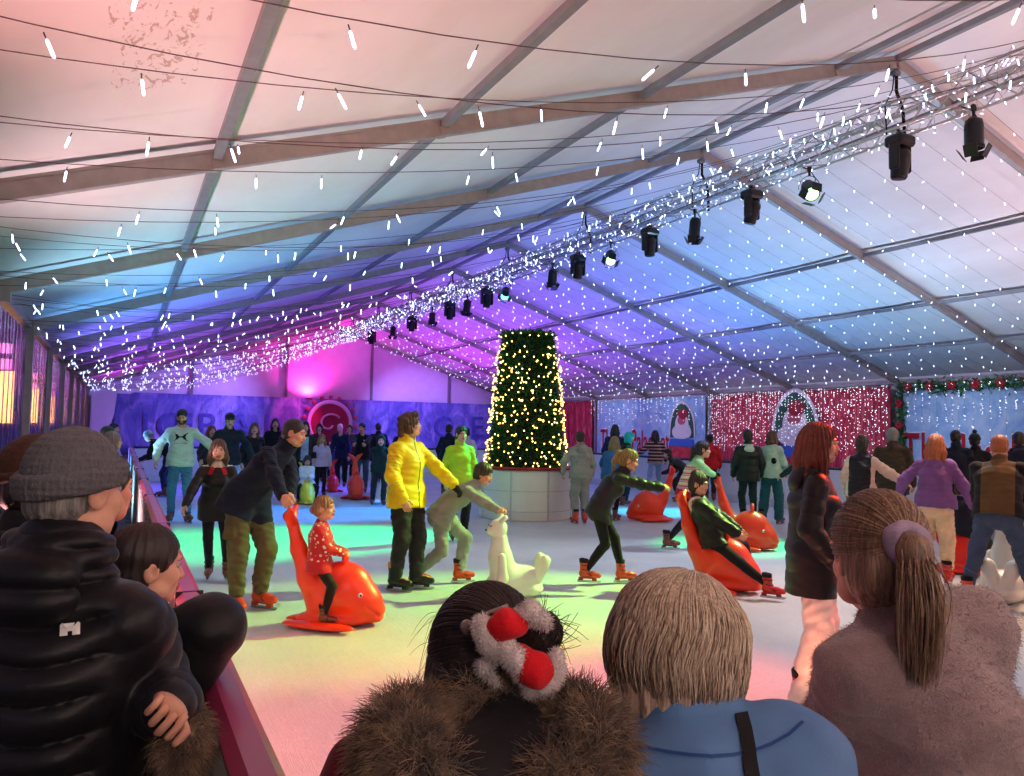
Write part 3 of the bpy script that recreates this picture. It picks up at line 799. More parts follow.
# ---------------------------------------------------------------- the tent
X0, HW, ZR, ZE, Y1 = 11.6, 13.403, 8.216, 3.76, 8.7065
XL, XR = X0 - HW, X0 + HW
FY = [Y1 + 5 * (i - 1) for i in range(-2, 10)]           # frames, -6.3 .. 48.7
YB, YN = FY[-1], FY[0]
RK = dict(x0=.27, x1=13.8, y0=1.0, y1=25.6)             # the rink boards
def roofz(x): return ZR - (ZR - ZE) * abs(x - X0) / HW
alu = plain('tent aluminium', (168, 160, 156), .5, .35, var=.10, scale=6)
alud = plain('dull aluminium purlin', (132, 134, 138), .5, .35, var=.10, scale=6)
def roof_mat():
    t = NT('white roof canvas'); co = t.co('Object')
    a = t.noise(t.co('Object', (.6, .25, .6)), 1.2, 4); b = t.noise(co, 9, 5)
    k = t.ramp(a, [(.3, lin((222, 218, 214))), (.7, lin((240, 238, 236)))])
    # brown water stains by one seam above the aisle
    sx = t.n('ShaderNodeSeparateXYZ'); t.l(co, sx.inputs[0])
    st = t.noise(t.co('Object', (9, 4, 9)), 1.6, 5, .7, 1.0)
    cx, cy = STAIN[0], STAIN[1]
    mx = t.math('LESS_THAN', t.math('ABSOLUTE', t.math('SUBTRACT', sx.outputs[0], cx)), .32)
    my = t.math('LESS_THAN', t.math('ABSOLUTE', t.math('SUBTRACT', sx.outputs[1], cy)), 1.0)
    msk = t.math('MULTIPLY', t.math('MULTIPLY', mx, my), t.math('GREATER_THAN', st, .57))
    k = t.mix(t.math('MULTIPLY', msk, .55), k, lin((150, 96, 62)))
    t.set(Base_Color=k, Roughness=.55, Specular_IOR_Level=.3)
    t.bump(t.math('ADD', a, t.math('MULTIPLY', b, .15)), .25, .05)
    return t.m
def roof_hit(px, py):
    d = ray(px, py)
    for x in np.linspace(XL, X0, 4000):
        t = (x - CAM[0]) / d[0] if abs(d[0]) > 1e-6 else 1e9
        if t > 0 and CAM[2] + d[2] * t >= roofz(x) - 1e-2 and abs(CAM[2] + d[2] * t - roofz(x)) < .06: return V(x, CAM[1] + d[1] * t, roofz(x))
    return V(0, 5, 5)
STAIN = roof_hit(160, 45)
rm = roof_mat()
def slope_mesh(side):
    xs = np.linspace(X0, X0 + side * HW, 33); ys = np.linspace(YN, YB, 133)
    Xg, Yg = np.meshgrid(xs, ys, indexing='ij')
    ph = ((Yg - YN) % 5) / 5; fr = np.abs(Xg - X0) / HW
    Z = np.vectorize(roofz)(Xg) + .10 - .05 * np.sin(np.pi * ph) * np.sin(np.pi * np.clip(fr, 0, 1)) + .006 * np.sin(Xg * 5 + Yg * 2.1) * np.sin(np.pi * ph)
    v = np.stack([Xg, Yg, Z], -1).reshape(-1, 3); n = len(ys)
    i, j = np.meshgrid(np.arange(len(xs) - 1), np.arange(n - 1), indexing='ij'); b = (i * n + j).ravel()
    f = np.stack([b, b + 1, b + n + 1, b + n], 1); f = f if side < 0 else f[:, ::-1]
    return make_mesh('roof', v, f[:, ::-1], rm)
for s_, nm in ((-1, 'ceiling_left'), (1, 'ceiling_right')): tag(link(nm, slope_mesh(s_)), kind='structure')
PURL = [.1936, .3846, .6018, .8901]
def beam(mb, a, b, w, h, mi=0):
    a, b = np.asarray(a, float), np.asarray(b, float); d = nrm(b - a)
    sd = nrm(np.cross(d, UPZ)) if abs(d[2]) < .98 else V(1, 0, 0); up = np.cross(sd, d)
    L = np.linalg.norm(b - a); R = np.stack([sd, d, up], 1)
    mb.box((a + b) / 2, (w, L, h), R, mi)
    return R
tn = 0
def structure(mb, name, mats, smooth=False): return tag(mb.build(name, mats, None, smooth), kind='structure')
for i, y in enumerate(FY):
    for sd in (-1, 1):
        mb = MB(); a, b = V(X0, y, ZR - .10), V(X0 + sd * HW, y, ZE - .10)
        R = beam(mb, a, b, .10, .21)
        for k in (-1, 1):                                  # keder channels along the profile
            off = R[:, 2] * .085 * k
            for q in (-1, 1): beam(mb, a + off + R[:, 0] * q * .053, b + off + R[:, 0] * q * .053, .012, .03)
        for t in PURL:                                     # clamp plates where purlins meet
            p = b + (a - b) * t; mb.box(p - UPZ * .06, (.16, .10, .10), R)
        tn += 1; structure(mb, f'trim_{tn}_roof_beam', [alu])
for sd in (-1, 1):
    for t in PURL:
        mb = MB(); x = X0 + sd * HW * (1 - t); beam(mb, (x, YN, roofz(x) - .07), (x, YB, roofz(x) - .07), .09, .09); tn += 1; structure(mb, f'trim_{tn}_roof_purlin', [alud])
    mb = MB(); x = X0 + sd * HW; beam(mb, (x, YN, ZE - .06), (x, YB, ZE - .06), .14, .16); tn += 1; structure(mb, f'trim_{tn}_eave_rail', [alu])
mb = MB(); beam(mb, (X0, YN, ZR - .05), (X0, YB, ZR - .05), .10, .10); tn += 1; structure(mb, f'trim_{tn}_ridge_rail', [alud])
for i, y in enumerate(FY):
    for sd in (-1, 1):
        mb = MB(); x = X0 + sd * HW; beam(mb, (x, y, -.1), (x, y, ZE), .22, .13)
        for k in (-1, 1): beam(mb, (x + k * .10, y - .07, -.1), (x + k * .10, y - .07, ZE), .03, .02)
        mb.box((x, y, -.08), (.34, .34, .03)); mb.box((x - sd * .09, y, ZE - .18), (.30, .12, .18))
        tn += 1; structure(mb, f'trim_{tn}_leg_post', [alu])
for k in (-.6, -.2, .2, .6):
    x = X0 + k * HW; mb = MB(); beam(mb, (x, YB, -.1), (x, YB, roofz(x) - .1), .14, .12); tn += 1; structure(mb, f'trim_{tn}_gable_post', [alud])
canvas = plain('white wall canvas', (226, 224, 226), .6, var=.05, scale=2, bump=.15, bscale=6)
def gable(y, name, out):
    n = 60; xs = np.linspace(XL, XR, n); v = []
    for x in xs:
        for q in np.linspace(0, 1, 12): v.append((x, y + out * (.10 + .03 * math.sin(x * 2.2) * math.sin(q * 3)), -.1 + (roofz(x) + .15) * q))
    i, j = np.meshgrid(np.arange(n - 1), np.arange(11), indexing='ij'); b = (i * 12 + j).ravel()
    tag(link(name, make_mesh(name, v, np.stack([b, b + 1, b + 13, b + 12], 1), canvas)), kind='structure')
gable(YB, 'wall_back', 1); gable(YN, 'wall_front', -1)
# the ground: matting outside the rink
def mat_floor():
    t = NT('dark event flooring'); co = t.co(); f = t.noise(co, 40, 4); g = t.noise(co, 3, 3)
    t.set(Base_Color=t.ramp(g, [(.3, lin((52, 50, 56))), (.7, lin((74, 72, 78)))]), Roughness=.7); t.bump(f, .3, .01); return t.m
mb = MB(); mb.box(((XL + XR) / 2, (YN + YB) / 2, -.16), (HW * 2 + .6, YB - YN + .6, .12)); structure(mb, 'floor', [mat_floor()])
# right wall: a white upper strip over hangings
mb = MB(); n = 240; ys = np.linspace(YN, YB, n); v = []
for y in ys:
    for q, z in enumerate((-.1, 1.2, 2.4, 3.72)): v.append((XR + .12 + .02 * math.sin(y * 4 + q), y, z))
i, j = np.meshgrid(np.arange(n - 1), np.arange(3), indexing='ij'); b = (i * 4 + j).ravel()
tag(link('wall_right', make_mesh('wall', v, np.stack([b, b + 4, b + 5, b + 1], 1), canvas)), kind='structure')
# left wall: clear rippled pvc between the posts, canvas valance above
def pvc():
    t = NT('clear pvc sheet'); co = t.co('Object', (1, 1, .06)); f = t.noise(co, 9, 3, .5, .5)
    tr = t.n('ShaderNodeBsdfTransparent'); tr.inputs[0].default_value = (.86, .88, .90, 1)
    gl = t.n('ShaderNodeBsdfGlossy'); gl.inputs['Roughness'].default_value = .12; gl.inputs[0].default_value = (.9, .9, .95, 1)
    rf = t.n('ShaderNodeBsdfRefraction'); rf.inputs['IOR'].default_value = 1.12; rf.inputs['Roughness'].default_value = .05; rf.inputs[0].default_value = (.9, .9, .92, 1)
    bm = t.n('ShaderNodeBump'); bm.inputs['Strength'].default_value = .9; bm.inputs['Distance'].default_value = .08; t.l(f, bm.inputs['Height'])
    t.l(bm.outputs[0], gl.inputs['Normal']); t.l(bm.outputs[0], rf.inputs['Normal'])
    m0 = t.n('ShaderNodeMixShader'); m0.inputs[0].default_value = .75; t.l(tr.outputs[0], m0.inputs[1]); t.l(rf.outputs[0], m0.inputs[2])
    m1 = t.n('ShaderNodeMixShader'); m1.inputs[0].default_value = .22; t.l(m0.outputs[0], m1.inputs[1]); t.l(gl.outputs[0], m1.inputs[2])
    t.l(m1.outputs[0], t.out.inputs[0]); return t.m
pm_ = pvc()
for i, (a, b) in enumerate(zip(FY[:-1], FY[1:])):
    n = 60; ys = np.linspace(a + .12, b - .12, n); v = []
    for y in ys:
        for z in np.linspace(-.08, 3.55, 8): v.append((XL - .02 + .025 * math.sin(y * 11 + .4 * math.sin(z)), y, z))
    ii, j = np.meshgrid(np.arange(n - 1), np.arange(7), indexing='ij'); k = (ii * 8 + j).ravel()
    tag(link(f'window_{i + 1}', make_mesh('pvc', v, np.stack([k, k + 1, k + 9, k + 8], 1), pm_)), kind='structure')
# dark night outside with lit market huts seen through the pvc
mb = MB(); mb.box((XL - 12, 35, -.3), (23, 130, .2)); structure(mb, 'ground_outside', [plain('wet tarmac', (40, 38, 40), .4)])
hw_ = plain('hut timber', (120, 78, 48), .7); lampm = glow('warm hut light', (255, 170, 90), 16.0, True); pinkm = glow('pink hut sign', (255, 120, 190), 9.0, True)
hut = empty('market_hut', (XL - 3.0, 30, -.2), -math.pi / 2, 'small timber market hut lit warm orange, seen through the clear wall', 'market hut', 'market huts outside the clear wall')
mb = MB(); mb.box((-.9, 0, 1.2), (.08, 2.4, 2.4)); mb.box((0, -1.2, 1.2), (1.8, .08, 2.4)); mb.box((0, 1.2, 1.2), (1.8, .08, 2.4)); mb.box((.86, 0, .5), (.08, 2.4, 1.0)); mb.build('walls', [hw_], hut)
mb = MB(); mb.prism([(-1.15, 2.4), (1.15, 2.4), (0, 3.1)], -1.4, 1.4, np.array([[1, 0, 0, 0], [0, 0, 1, 0], [0, 1, 0, 0], [0, 0, 0, 1.]])); mb.build('roof', [plain('hut roof felt', (66, 50, 44), .8)], hut)
mb = MB(); mb.box((.92, 0, 1.04), (.4, 2.4, .06)); mb.build('counter', [hw_], hut)
mb = MB(); mb.box((-.82, 0, 1.7), (.04, 2.2, 1.1)); mb.build('lit_back_panel', [lampm], hut)
mb = MB(); mb.box((.95, 0, 2.45), (.05, 2.2, .5)); mb.build('fascia_sign', [pinkm], hut)
hut.scale = (1.5, 1.5, 1.6)
for k in range(1, 8):
    c = copy_tree(hut); c.location = (XL - 2.2 - 1.5 * ((k * 2) % 5), 30 + 5.5 * k, -.2)
# ---------------------------------------------------------------- rink
def ice_mat():
    t = NT('scratched white ice'); co = t.co()
    a = t.noise(co, 1.3, 4); b = t.noise(t.co('Object', (1, 1, 1)), 34, 6, .7)
    scr = None
    for k, (rz_, sc) in enumerate(((.5, 60), (-.9, 52), (1.9, 70))):
        c2 = t.co('Object', (sc, 1.4, 1), (0, 0, rz_)); n = t.noise(c2, 1.0, 3, .6, 2.5)
        q = t.ramp(n, [(.44, (0, 0, 0)), (.5, (1, 1, 1)), (.56, (0, 0, 0))]); scr = q if scr is None else t.mix(1, scr, q, 'LIGHTEN')
    k = t.ramp(a, [(.3, lin((184, 194, 200))), (.7, lin((206, 214, 219)))])
    k = t.mix(t.math('MULTIPLY', t.ramp(b, [(.45, (0, 0, 0)), (.7, (1, 1, 1))]), .18), k, lin((160, 172, 182)))
    k = t.mix(t.math('MULTIPLY', scr, .22), k, lin((236, 242, 248)))
    t.set(Base_Color=k, Roughness=t.ramp(b, [(.3, (.34, .34, .34)), (.7, (.6, .6, .6))]), Specular_IOR_Level=.35)
    t.bump(t.math('ADD', t.math('MULTIPLY', scr, .6), b), .5, .006); return t.m
mb = MB(); mb.box(((RK['x0'] + RK['x1']) / 2, (RK['y0'] + RK['y1']) / 2, -.05), (RK['x1'] - RK['x0'], RK['y1'] - RK['y0'], .10)); structure(mb, 'floor_ice', [ice_mat()])
wood = None
def plank_mat():
    t = NT('weathered barrier boards'); c1 = t.co('Object', (1, 1, .35)); f = t.noise(c1, 26, 4, .6, .4); w = t.n('ShaderNodeTexWave', wave_type='BANDS', bands_direction='Y'); t.l(t.co('Object'), w.inputs[0]); w.inputs['Scale'].default_value = 2.6; w.inputs['Distortion'].default_value = .3
    k = t.ramp(f, [(.3, lin((78, 66, 58))), (.7, lin((134, 118, 104)))]); k = t.mix(t.math('LESS_THAN', w.outputs['Fac'], .06), k, lin((26, 22, 20)))
    t.set(Base_Color=k, Roughness=.7); t.bump(f, .3, .01); return t.m
plank = plank_mat(); white_hd = plain('white board panel', (232, 236, 240), .35, var=.04, scale=2); capm = plain('plum padded cap rail', (158, 58, 96), .38, var=.10, scale=5, bump=.1, bscale=30, coat=.2); dcap = plain('dark cap rail', (46, 46, 56), .5)
kick = plain('pale kick strip', (214, 220, 226), .5)
def barrier(a, b, cap, label, posts=True, cat='barrier', front=None, group='rink barriers'):
    a, b = V(*a, 0), V(*b, 0); L = np.linalg.norm(b - a); d = (b - a) / L
    root = empty('rink_barrier', a, math.atan2(d[1], d[0]), label, cat)
    mb = MB(); mb.bevbox((L / 2, 0, 1.0), (L - .16, .10, .06), .025)
    for k in np.arange(2.4, L, 2.4): mb.box((k, 0, 1.0), (.012, .104, .064), None, 1)
    mb.build('cap_rail', [cap, dcap], root)
    n = max(1, int(L // 2.4)); w = (L - .16) / n
    for k in range(n):
        mb = MB(); mb.bevbox(((k + .5) * w + .08, -.02, .55), (w - .015, .03, .84), .006); pn = mb.build('panel', [front or white_hd], root)
        mb = MB(); mb.box(((k + .5) * w + .08, -.045, .10), (w, .02, .20)); mb.build('kick_strip', [kick], pn)
    if posts:
        for k in np.arange(.3, L - .2, .6):
            mb = MB(); mb.bevbox((k, .035, .45), (.06, .06, 1.06), .008); mb.box((k, .06, -.06), (.12, .16, .04)); mb.build('post', [plain('galvanised post', (136, 134, 132), .45, .6)], root)
        mb = MB(); mb.box((L / 2, .055, .72), (L - .3, .012, .34)); mb.box((L / 2, .055, .26), (L - .3, .012, .34)); mb.build('outer_boards', [plank], root)
    return root
# local -y is the ice side
barrier((RK['x0'], RK['y0']), (RK['x0'], RK['y1']), capm, 'timber and white rink barrier with plum cap rail running along the spectator aisle')
barrier((RK['x1'], RK['y0']), (RK['x0'], RK['y0']), capm, 'short rink barrier the spectators in front lean on, plum cap rail')
barrier((RK['x1'], RK['y1']), (RK['x1'], RK['y0']), dcap, 'long white rink barrier with thin dark cap below the red hangings', False)
barrier((RK['x0'], RK['y1']), (RK['x1'], RK['y1']), dcap, 'white rink barrier across the far end of the ice below the mural', False)
# ---------------------------------------------------------------- skating aids
def place(px, py, face):
    p = atz(px, py); return p, -(math.atan2(p[0] - CAM[0], p[1] - CAM[1]) + rad(face))
def local(p, rz, q): return np.asarray(p, float) + rotz(rz) @ np.asarray(q, float)
plast = {'orange': plain('orange moulded plastic', (240, 52, 14), .36, var=.05, scale=6, spec=.5, coat=.15), 'red': plain('red moulded plastic', (226, 34, 26), .36, var=.05, scale=6, coat=.15),
         'white': plain('milky moulded plastic', (226, 230, 222), .42, var=.04, scale=6), 'yellow': plain('yellow moulded plastic', (236, 214, 60), .38, var=.05, scale=6)}
eyem = plain('painted eye', (235, 232, 225), .3); pupm = plain('painted pupil', (18, 16, 18), .2)
def whale_master(col):
    """a moulded whale skating aid: the tail stands up behind as the push handle"""
    m = plast[col]; root = empty('whale_skate_aid', (0, 0, 0))
    b = SDF(); b.ell((0, .10, .30), (.205, .285, .275), None, .05); b.ell((0, .30, .20), (.165, .17, .16), None, .08)
    b.ell((0, .42, .135), (.115, .075, .055), None, .05); b.ell((0, .41, .075), (.12, .07, .045), None, .02)
    b.cone((0, -.06, .20), (0, -.20, .42), .165, .098, .06); b.chain([(0, -.20, .42), (0, -.30, .68), (0, -.36, .92)], [.098, .066, .05], .05)
    b.ell((0, .05, .07), (.20, .36, .075), None, .04)
    for sx in (-1, 1): b.cone((sx * .165, .335, .19), (sx * .10, .44, .105), .012, .012, .01, 's')
    b.cut((0, 0, .012), (0, 0, -1), .01)
    part('body', b, .013, m, root)
    t = SDF()
    for sx in (-1, 1):
        t.cone((0, -.36, .90), (sx * .075, -.385, .985), .046, .044, .03); t.cone((sx * .075, -.385, .985), (sx * .155, -.36, 1.05), .044, .022, .03)
    part('tail_handle', t, .011, m, root)
    for sx in (-1, 1):
        f = SDF(); Rz = rotz(sx * rad(-22)); f.ell((sx * .21, -.08, .045), (.085, .36, .035), Rz, .02); f.cut((0, 0, .008), (0, 0, -1), .005); part('flipper', f, .013, m, root)
        e = MB(); e.sphere((sx * .168, .28, .30), .022, 10, 0); o = e.build('eye', [eyem], root, True)
        e = MB(); e.sphere((sx * .184, .288, .30), .012, 8, 0); e.build('pupil', [pupm], o, True)
    l = SDF(); pts = [(math.cos(a) * .062, .12, .575 + math.sin(a) * .085) for a in np.linspace(0, math.pi, 9)]
    for p, q in zip(pts[:-1], pts[1:]): l.cone(p, q, .024, .024, .006)
    part('grab_loop', l, .009, m, root)
    return root
def seal_master(col='white'):
    """a moulded sea lion skating aid sitting upright, its ears serve as handles"""
    m = plast[col]; root = empty('sea_lion_skate_aid', (0, 0, 0))
    b = SDF(); b.chain([(0, .13, .64), (0, .12, .44), (0, .06, .20)], [.088, .125, .175], .05); b.ell((0, -.12, .20), (.16, .24, .15), None, .07)
    b.ell((0, .03, .07), (.21, .20, .085), None, .04); b.ell((0, -.20, .09), (.17, .18, .09), None, .05); b.cut((0, 0, .01), (0, 0, -1), .01)
    part('body', b, .013, m, root)
    h = SDF(); h.ell((0, .15, .76), (.096, .105, .105), None, .02); h.ell((0, .235, .73), (.055, .05, .042), None, .03); h.cone((0, .14, .68), (0, .13, .60), .07, .08, .03)
    ho = part('head', h, .011, m, root)
    for sx in (-1, 1):
        e = SDF(); e.cone((sx * .045, .13, .83), (sx * .082, .09, .885), .034, .028, .02); part('ear_handle', e, .009, m, ho)
        e = MB(); e.sphere((sx * .042, .243, .79), .010, 8); e.build('eye', [pupm], ho, True)
    e = MB(); e.sphere((0, .285, .742), .013, 8); e.build('nose', [pupm], ho, True)
    for sx in (-1, 1):
        f = SDF(); f.cone((sx * .125, .13, .46), (sx * .165, .12, .24), .045, .052, .03); f.cone((sx * .165, .12, .24), (sx * .20, .22, .07), .052, .06, .03); f.ell((sx * .205, .25, .05), (.085, .17, .05), rotz(rad(-12 * sx)), .03); f.cut((0, 0, .006), (0, 0, -1), .005); part('flipper', f, .012, m, root)
        t = SDF(); t.cone((sx * .05, -.28, .20), (sx * .11, -.38, .41), .075, .05, .03); t.ell((sx * .11, -.36, .38), (.07, .05, .09), None, .03); part('tail_fluke', t, .012, m, root)
    return root
_AID = {}
def aid(kind, col, px, py, face, label, group=None, sc=1.0):
    key = kind + col
    if key not in _AID: o = _AID[key] = (whale_master if kind == 'whale' else seal_master)(col)
    else: o = copy_tree(_AID[key])
    p, rz = place(px, py, face); o.location = [float(v) for v in p]; o.rotation_euler = (0, 0, rz); o.scale = (sc, sc, sc)
    o['label'] = label; o['category'] = 'skating aid'
    if group: o['group'] = group
    g = lambda q: local(p, rz, np.asarray(q, float) * sc)
    H = {'L': g((-.10, -.39, 1.06)), 'R': g((.10, -.39, 1.06))} if kind == 'whale' else {'L': g((-.085, .06, .915)), 'R': g((.085, .06, .915))}
    return dict(o=o, p=p, rz=rz, at=g, hands=H)
from mathutils.bvhtree import BVHTree
def decal(obj, polys, c, right, up, mat, name='logo', parent=None, off=.003, reach=.25, mats=None):
    """a thin print wrapped on a garment: 2-d pieces pressed onto its surface"""
    me = obj.data; n = len(me.vertices); v = np.zeros(n * 3, np.float32); me.vertices.foreach_get('co', v); v = v.reshape(-1, 3)
    bvh = BVHTree.FromPolygons([tuple(map(float, q)) for q in v], [tuple(p.vertices) for p in me.polygons])
    right, up = nrm(right), nrm(up); nn = np.cross(right, up); mb = MB()
    for pi, poly in enumerate(polys):
        mi = 0
        if isinstance(poly, tuple): poly, mi = poly
        poly = np.asarray(poly, float); P = [poly.mean(0)] + list(poly)
        k = len(poly); W = []
        miss = []
        def hit(q):
            o = c + right * q[0] + up * q[1] + nn * reach
            h = bvh.ray_cast(Vector([float(t) for t in o]), Vector([float(t) for t in -nn]), 2 * reach)
            
            if h[0] is None: miss.append(1); return c
            return np.array(h[0]) + nn * off
        # two rings so that the print follows the cloth
        mid = [(P[0] + q) / 2 for q in P[1:]]
        W = [hit(P[0])] + [hit(q) for q in mid] + [hit(q) for q in P[1:]]
        if miss: continue
        j = np.arange(k); n2 = (j + 1) % k
        mb.add(W, [np.stack([np.zeros(k, int), 1 + j, 1 + n2], 1), np.stack([1 + j, 1 + k + j, 1 + k + n2, 1 + n2], 1)], mi)
    if not mb.v: return None
    return mb.build(name, mats or [mat], parent if parent is not None else obj.parent, True)
def kid(root, name):
    return next(o for o in root.children if o.name.split('.')[0] == name)

def to_local(root, P):
    return rotz(-root.rotation_euler[2]) @ (np.asarray(P, float) - np.array(root.location))
def pixel_decal(obj, px, py, polys, mat, name='logo', off=.004, dist=1.5, rot=0.0):
    """the print goes where the photo shows it on this garment"""
    root = obj.parent; c = to_local(root, atd(px, py, dist)); Rm = rotz(-root.rotation_euler[2]); n = -(Rm @ ray(px, py)); n /= np.linalg.norm(n)
    r, u = Rm @ CR, Rm @ CU; r, u = r * math.cos(rot) + u * math.sin(rot), u * math.cos(rot) - r * math.sin(rot)
    r = nrm(r - n * (r @ n)); u = np.cross(n, r)
    return decal(obj, polys, c, r, u, mat, name, off=off, reach=1.2)
def ribbon_polys(path, w):
    path = np.asarray(path, float); t = np.gradient(path, axis=0); t /= np.linalg.norm(t, axis=1)[:, None]; n = np.stack([-t[:, 1], t[:, 0]], 1) * w / 2
    return [[path[i] - n[i], path[i + 1] - n[i + 1], path[i + 1] + n[i + 1], path[i] + n[i]] for i in range(len(path) - 1)]
def fur_on(v, f, n, L, r, droop=(0, 0, -.4), jit=.5, seg=4, keep=None):
    """hairs standing on a surface: returns strand verts, faces"""
    N = vnormals(v, f); a = np.linalg.norm(np.cross(v[f[:, 1]] - v[f[:, 0]], v[f[:, 2]] - v[f[:, 0]]), axis=1); k = RNG.choice(len(f), n, p=a / a.sum()); w = RNG.dirichlet((1, 1, 1), n)
    P = (v[f[k][:, :3]] * w[..., None]).sum(1); D = (N[f[k][:, :3]] * w[..., None]).sum(1) + RNG.normal(size=(n, 3)) * jit
    if keep is not None: m = keep(P); P, D = P[m], D[m]
    D /= np.linalg.norm(D, axis=1)[:, None] + 1e-9; Ls = L * RNG.uniform(.5, 1.3, len(P))[:, None, None]; t = np.linspace(0, 1, seg)[None, :, None]
    return strands(P[:, None] + D[:, None] * t * Ls + np.array(droop)[None, None] * t ** 2 * Ls, r)
# ---------------------------------------------------------------- materials of the crowd
HA = {k: hairmat('hair ' + k, c, c2) for k, c, c2 in (('dark', (48, 34, 28), (22, 16, 14)), ('black', (30, 26, 28), (14, 12, 14)), ('brown', (98, 66, 44), (54, 36, 26)), ('chestnut', (120, 66, 42), (66, 34, 24)),
      ('auburn', (128, 58, 40), (70, 28, 22)), ('blond', (196, 164, 116), (128, 98, 64)), ('sandy', (168, 132, 92), (104, 78, 54)), ('grey', (150, 148, 142), (92, 90, 88)), ('ginger', (196, 112, 58), (130, 66, 34)), ('olive', (140, 140, 96), (84, 84, 58)))}
C = {}
for k, c in dict(black=(22, 22, 26), charcoal=(40, 40, 46), navy=(26, 32, 50), darkblue=(30, 40, 78), olive=(92, 82, 58), brown=(96, 72, 44), grey=(142, 146, 142), lightgrey=(186, 196, 204), red=(184, 22, 34), maroon=(96, 20, 38),
                 white=(228, 228, 226), lilac=(190, 178, 214), mint=(176, 216, 196), teal=(20, 112, 110), blue=(40, 110, 184), denim=(62, 78, 104), jeans=(64, 112, 158), palejeans=(150, 176, 206), tealjeans=(34, 96, 104), purple=(124, 84, 146), beige=(226, 196, 158),
                 cream=(232, 216, 196), pink=(232, 188, 176), bottle=(26, 44, 40), lime=(170, 214, 40), tan=(170, 140, 110)).items():
    C[k] = cloth('cloth ' + k, c)
N = {}
for k, c in dict(black=(20, 20, 24), navy=(24, 28, 44), yellow=(238, 206, 20), bottle=(20, 38, 36), lime=(176, 222, 44), red=(190, 26, 36), teal=(18, 120, 116), charcoal=(38, 38, 44)).items(): N[k] = nylon('nylon ' + k, c)
def bands_mat(name, fn):
    t = NT(name); sp = t.n('ShaderNodeSeparateXYZ'); t.l(t.co('Object'), sp.inputs[0]); return t, sp
def fair_isle(name, base, ink, z0, flakes=False):
    """a knitted festive pattern: bands of zigzag and dots, or scattered flakes"""
    t = NT(name); co = t.co('Object'); sp = t.n('ShaderNodeSeparateXYZ'); t.l(co, sp.inputs[0]); b, i = lin(base), lin(ink)
    ang = t.math('ARCTAN2', sp.outputs[0], sp.outputs[1])
    if flakes:
        vo = t.n('ShaderNodeTexVoronoi', feature='F1'); t.l(co, vo.inputs[0]); vo.inputs['Scale'].default_value = flakes
        k = t.math('MULTIPLY', t.math('LESS_THAN', vo.outputs['Distance'], .30), t.math('GREATER_THAN', sp.outputs[2], z0))
    else:
        zz = t.math('MULTIPLY', sp.outputs[2], 11.0); fr = t.math('FRACT', zz)
        tri = t.math('PINGPONG', t.math('MULTIPLY', ang, 7.0), .5)
        a = t.math('LESS_THAN', t.math('ABSOLUTE', t.math('SUBTRACT', fr, t.math('ADD', .25, t.math('MULTIPLY', tri, .5)))), .13)
        k = t.math('MAXIMUM', a, t.math('LESS_THAN', fr, .10))
    t.set(Base_Color=t.mix(k, b, i), Roughness=.9, Sheen_Weight=.3); t.bump(t.noise(co, 220, 2), .5, .006); return t.m
def stripes(name, a, b, n, ph=0.0):
    t = NT(name); sp = t.n('ShaderNodeSeparateXYZ'); t.l(t.co('Object'), sp.inputs[0])
    k = t.math('GREATER_THAN', t.math('FRACT', t.math('ADD', t.math('MULTIPLY', sp.outputs[2], n), ph)), .62)
    t.set(Base_Color=t.mix(k, lin(a), lin(b)), Roughness=.9); return t.m
MID, MH, FAR, FH = .011, .0058, .018, .011
def pz(px, py): return atz(px, py)
AIDS = 'moulded skating aids pushed about the ice'
# ---- man in navy pushing the girl on the orange whale
w1 = aid('whale', 'orange', 330, 625, 98, 'orange whale skating aid with a girl in a red jumper riding it', AIDS, .95)
person('person in navy quarter zip fleece and olive cargo trousers bent over the whale tail handle', pz(248, 611), 146, 1.84, .06, .009, .0048,
       dict(hip=(.02, -.06, .92), lean=27, side=-27, twist=-14, hyaw=-38, hpitch=-12, fL=(-.13, -.02, 0), fR=(.13, .02, 0), toeL=-12, toeR=14, curl=.95, elL=(-.9, -.4, .2), elR=(.9, -.3, .2)), 'fair',
       dict(style='buzz', mat=HA['dark']), dict(kind='fleece', mat=cloth('navy fleece', (20, 28, 50)), hem=.14, collar=.06, vox=.008), dict(kind='loose', mat=C['olive'], pockets=True, upto=.90), 'orange', world_hands=w1['hands'], beard=False)
girl, J = person('girl in red festive jumper riding the orange whale, looking up to the right', w1['at']((0, -.09, 0)), 0, 1.06, 0, .008, .0048,
       dict(hip=(0, -.04, .90), lean=2, hyaw=14, hpitch=4, fL=(-.30, .10, .12), fR=(.30, .10, .12), kneeL=-40, kneeR=40, toeL=-10, toeR=12, hL=(-.05, .30, 1.02), hR=(.06, .30, 1.02), curl=.8), 'fair',
       dict(style='lowbun', mat=HA['sandy']), dict(kind='jumper', mat=fair_isle('red jumper with pale flakes', (188, 18, 34), (236, 224, 196), .56, 24), hem=.14, flare=.03, off=.008), dict(kind='leggings', mat=C['black']), 'dark', fem=True, rz=w1['rz'])
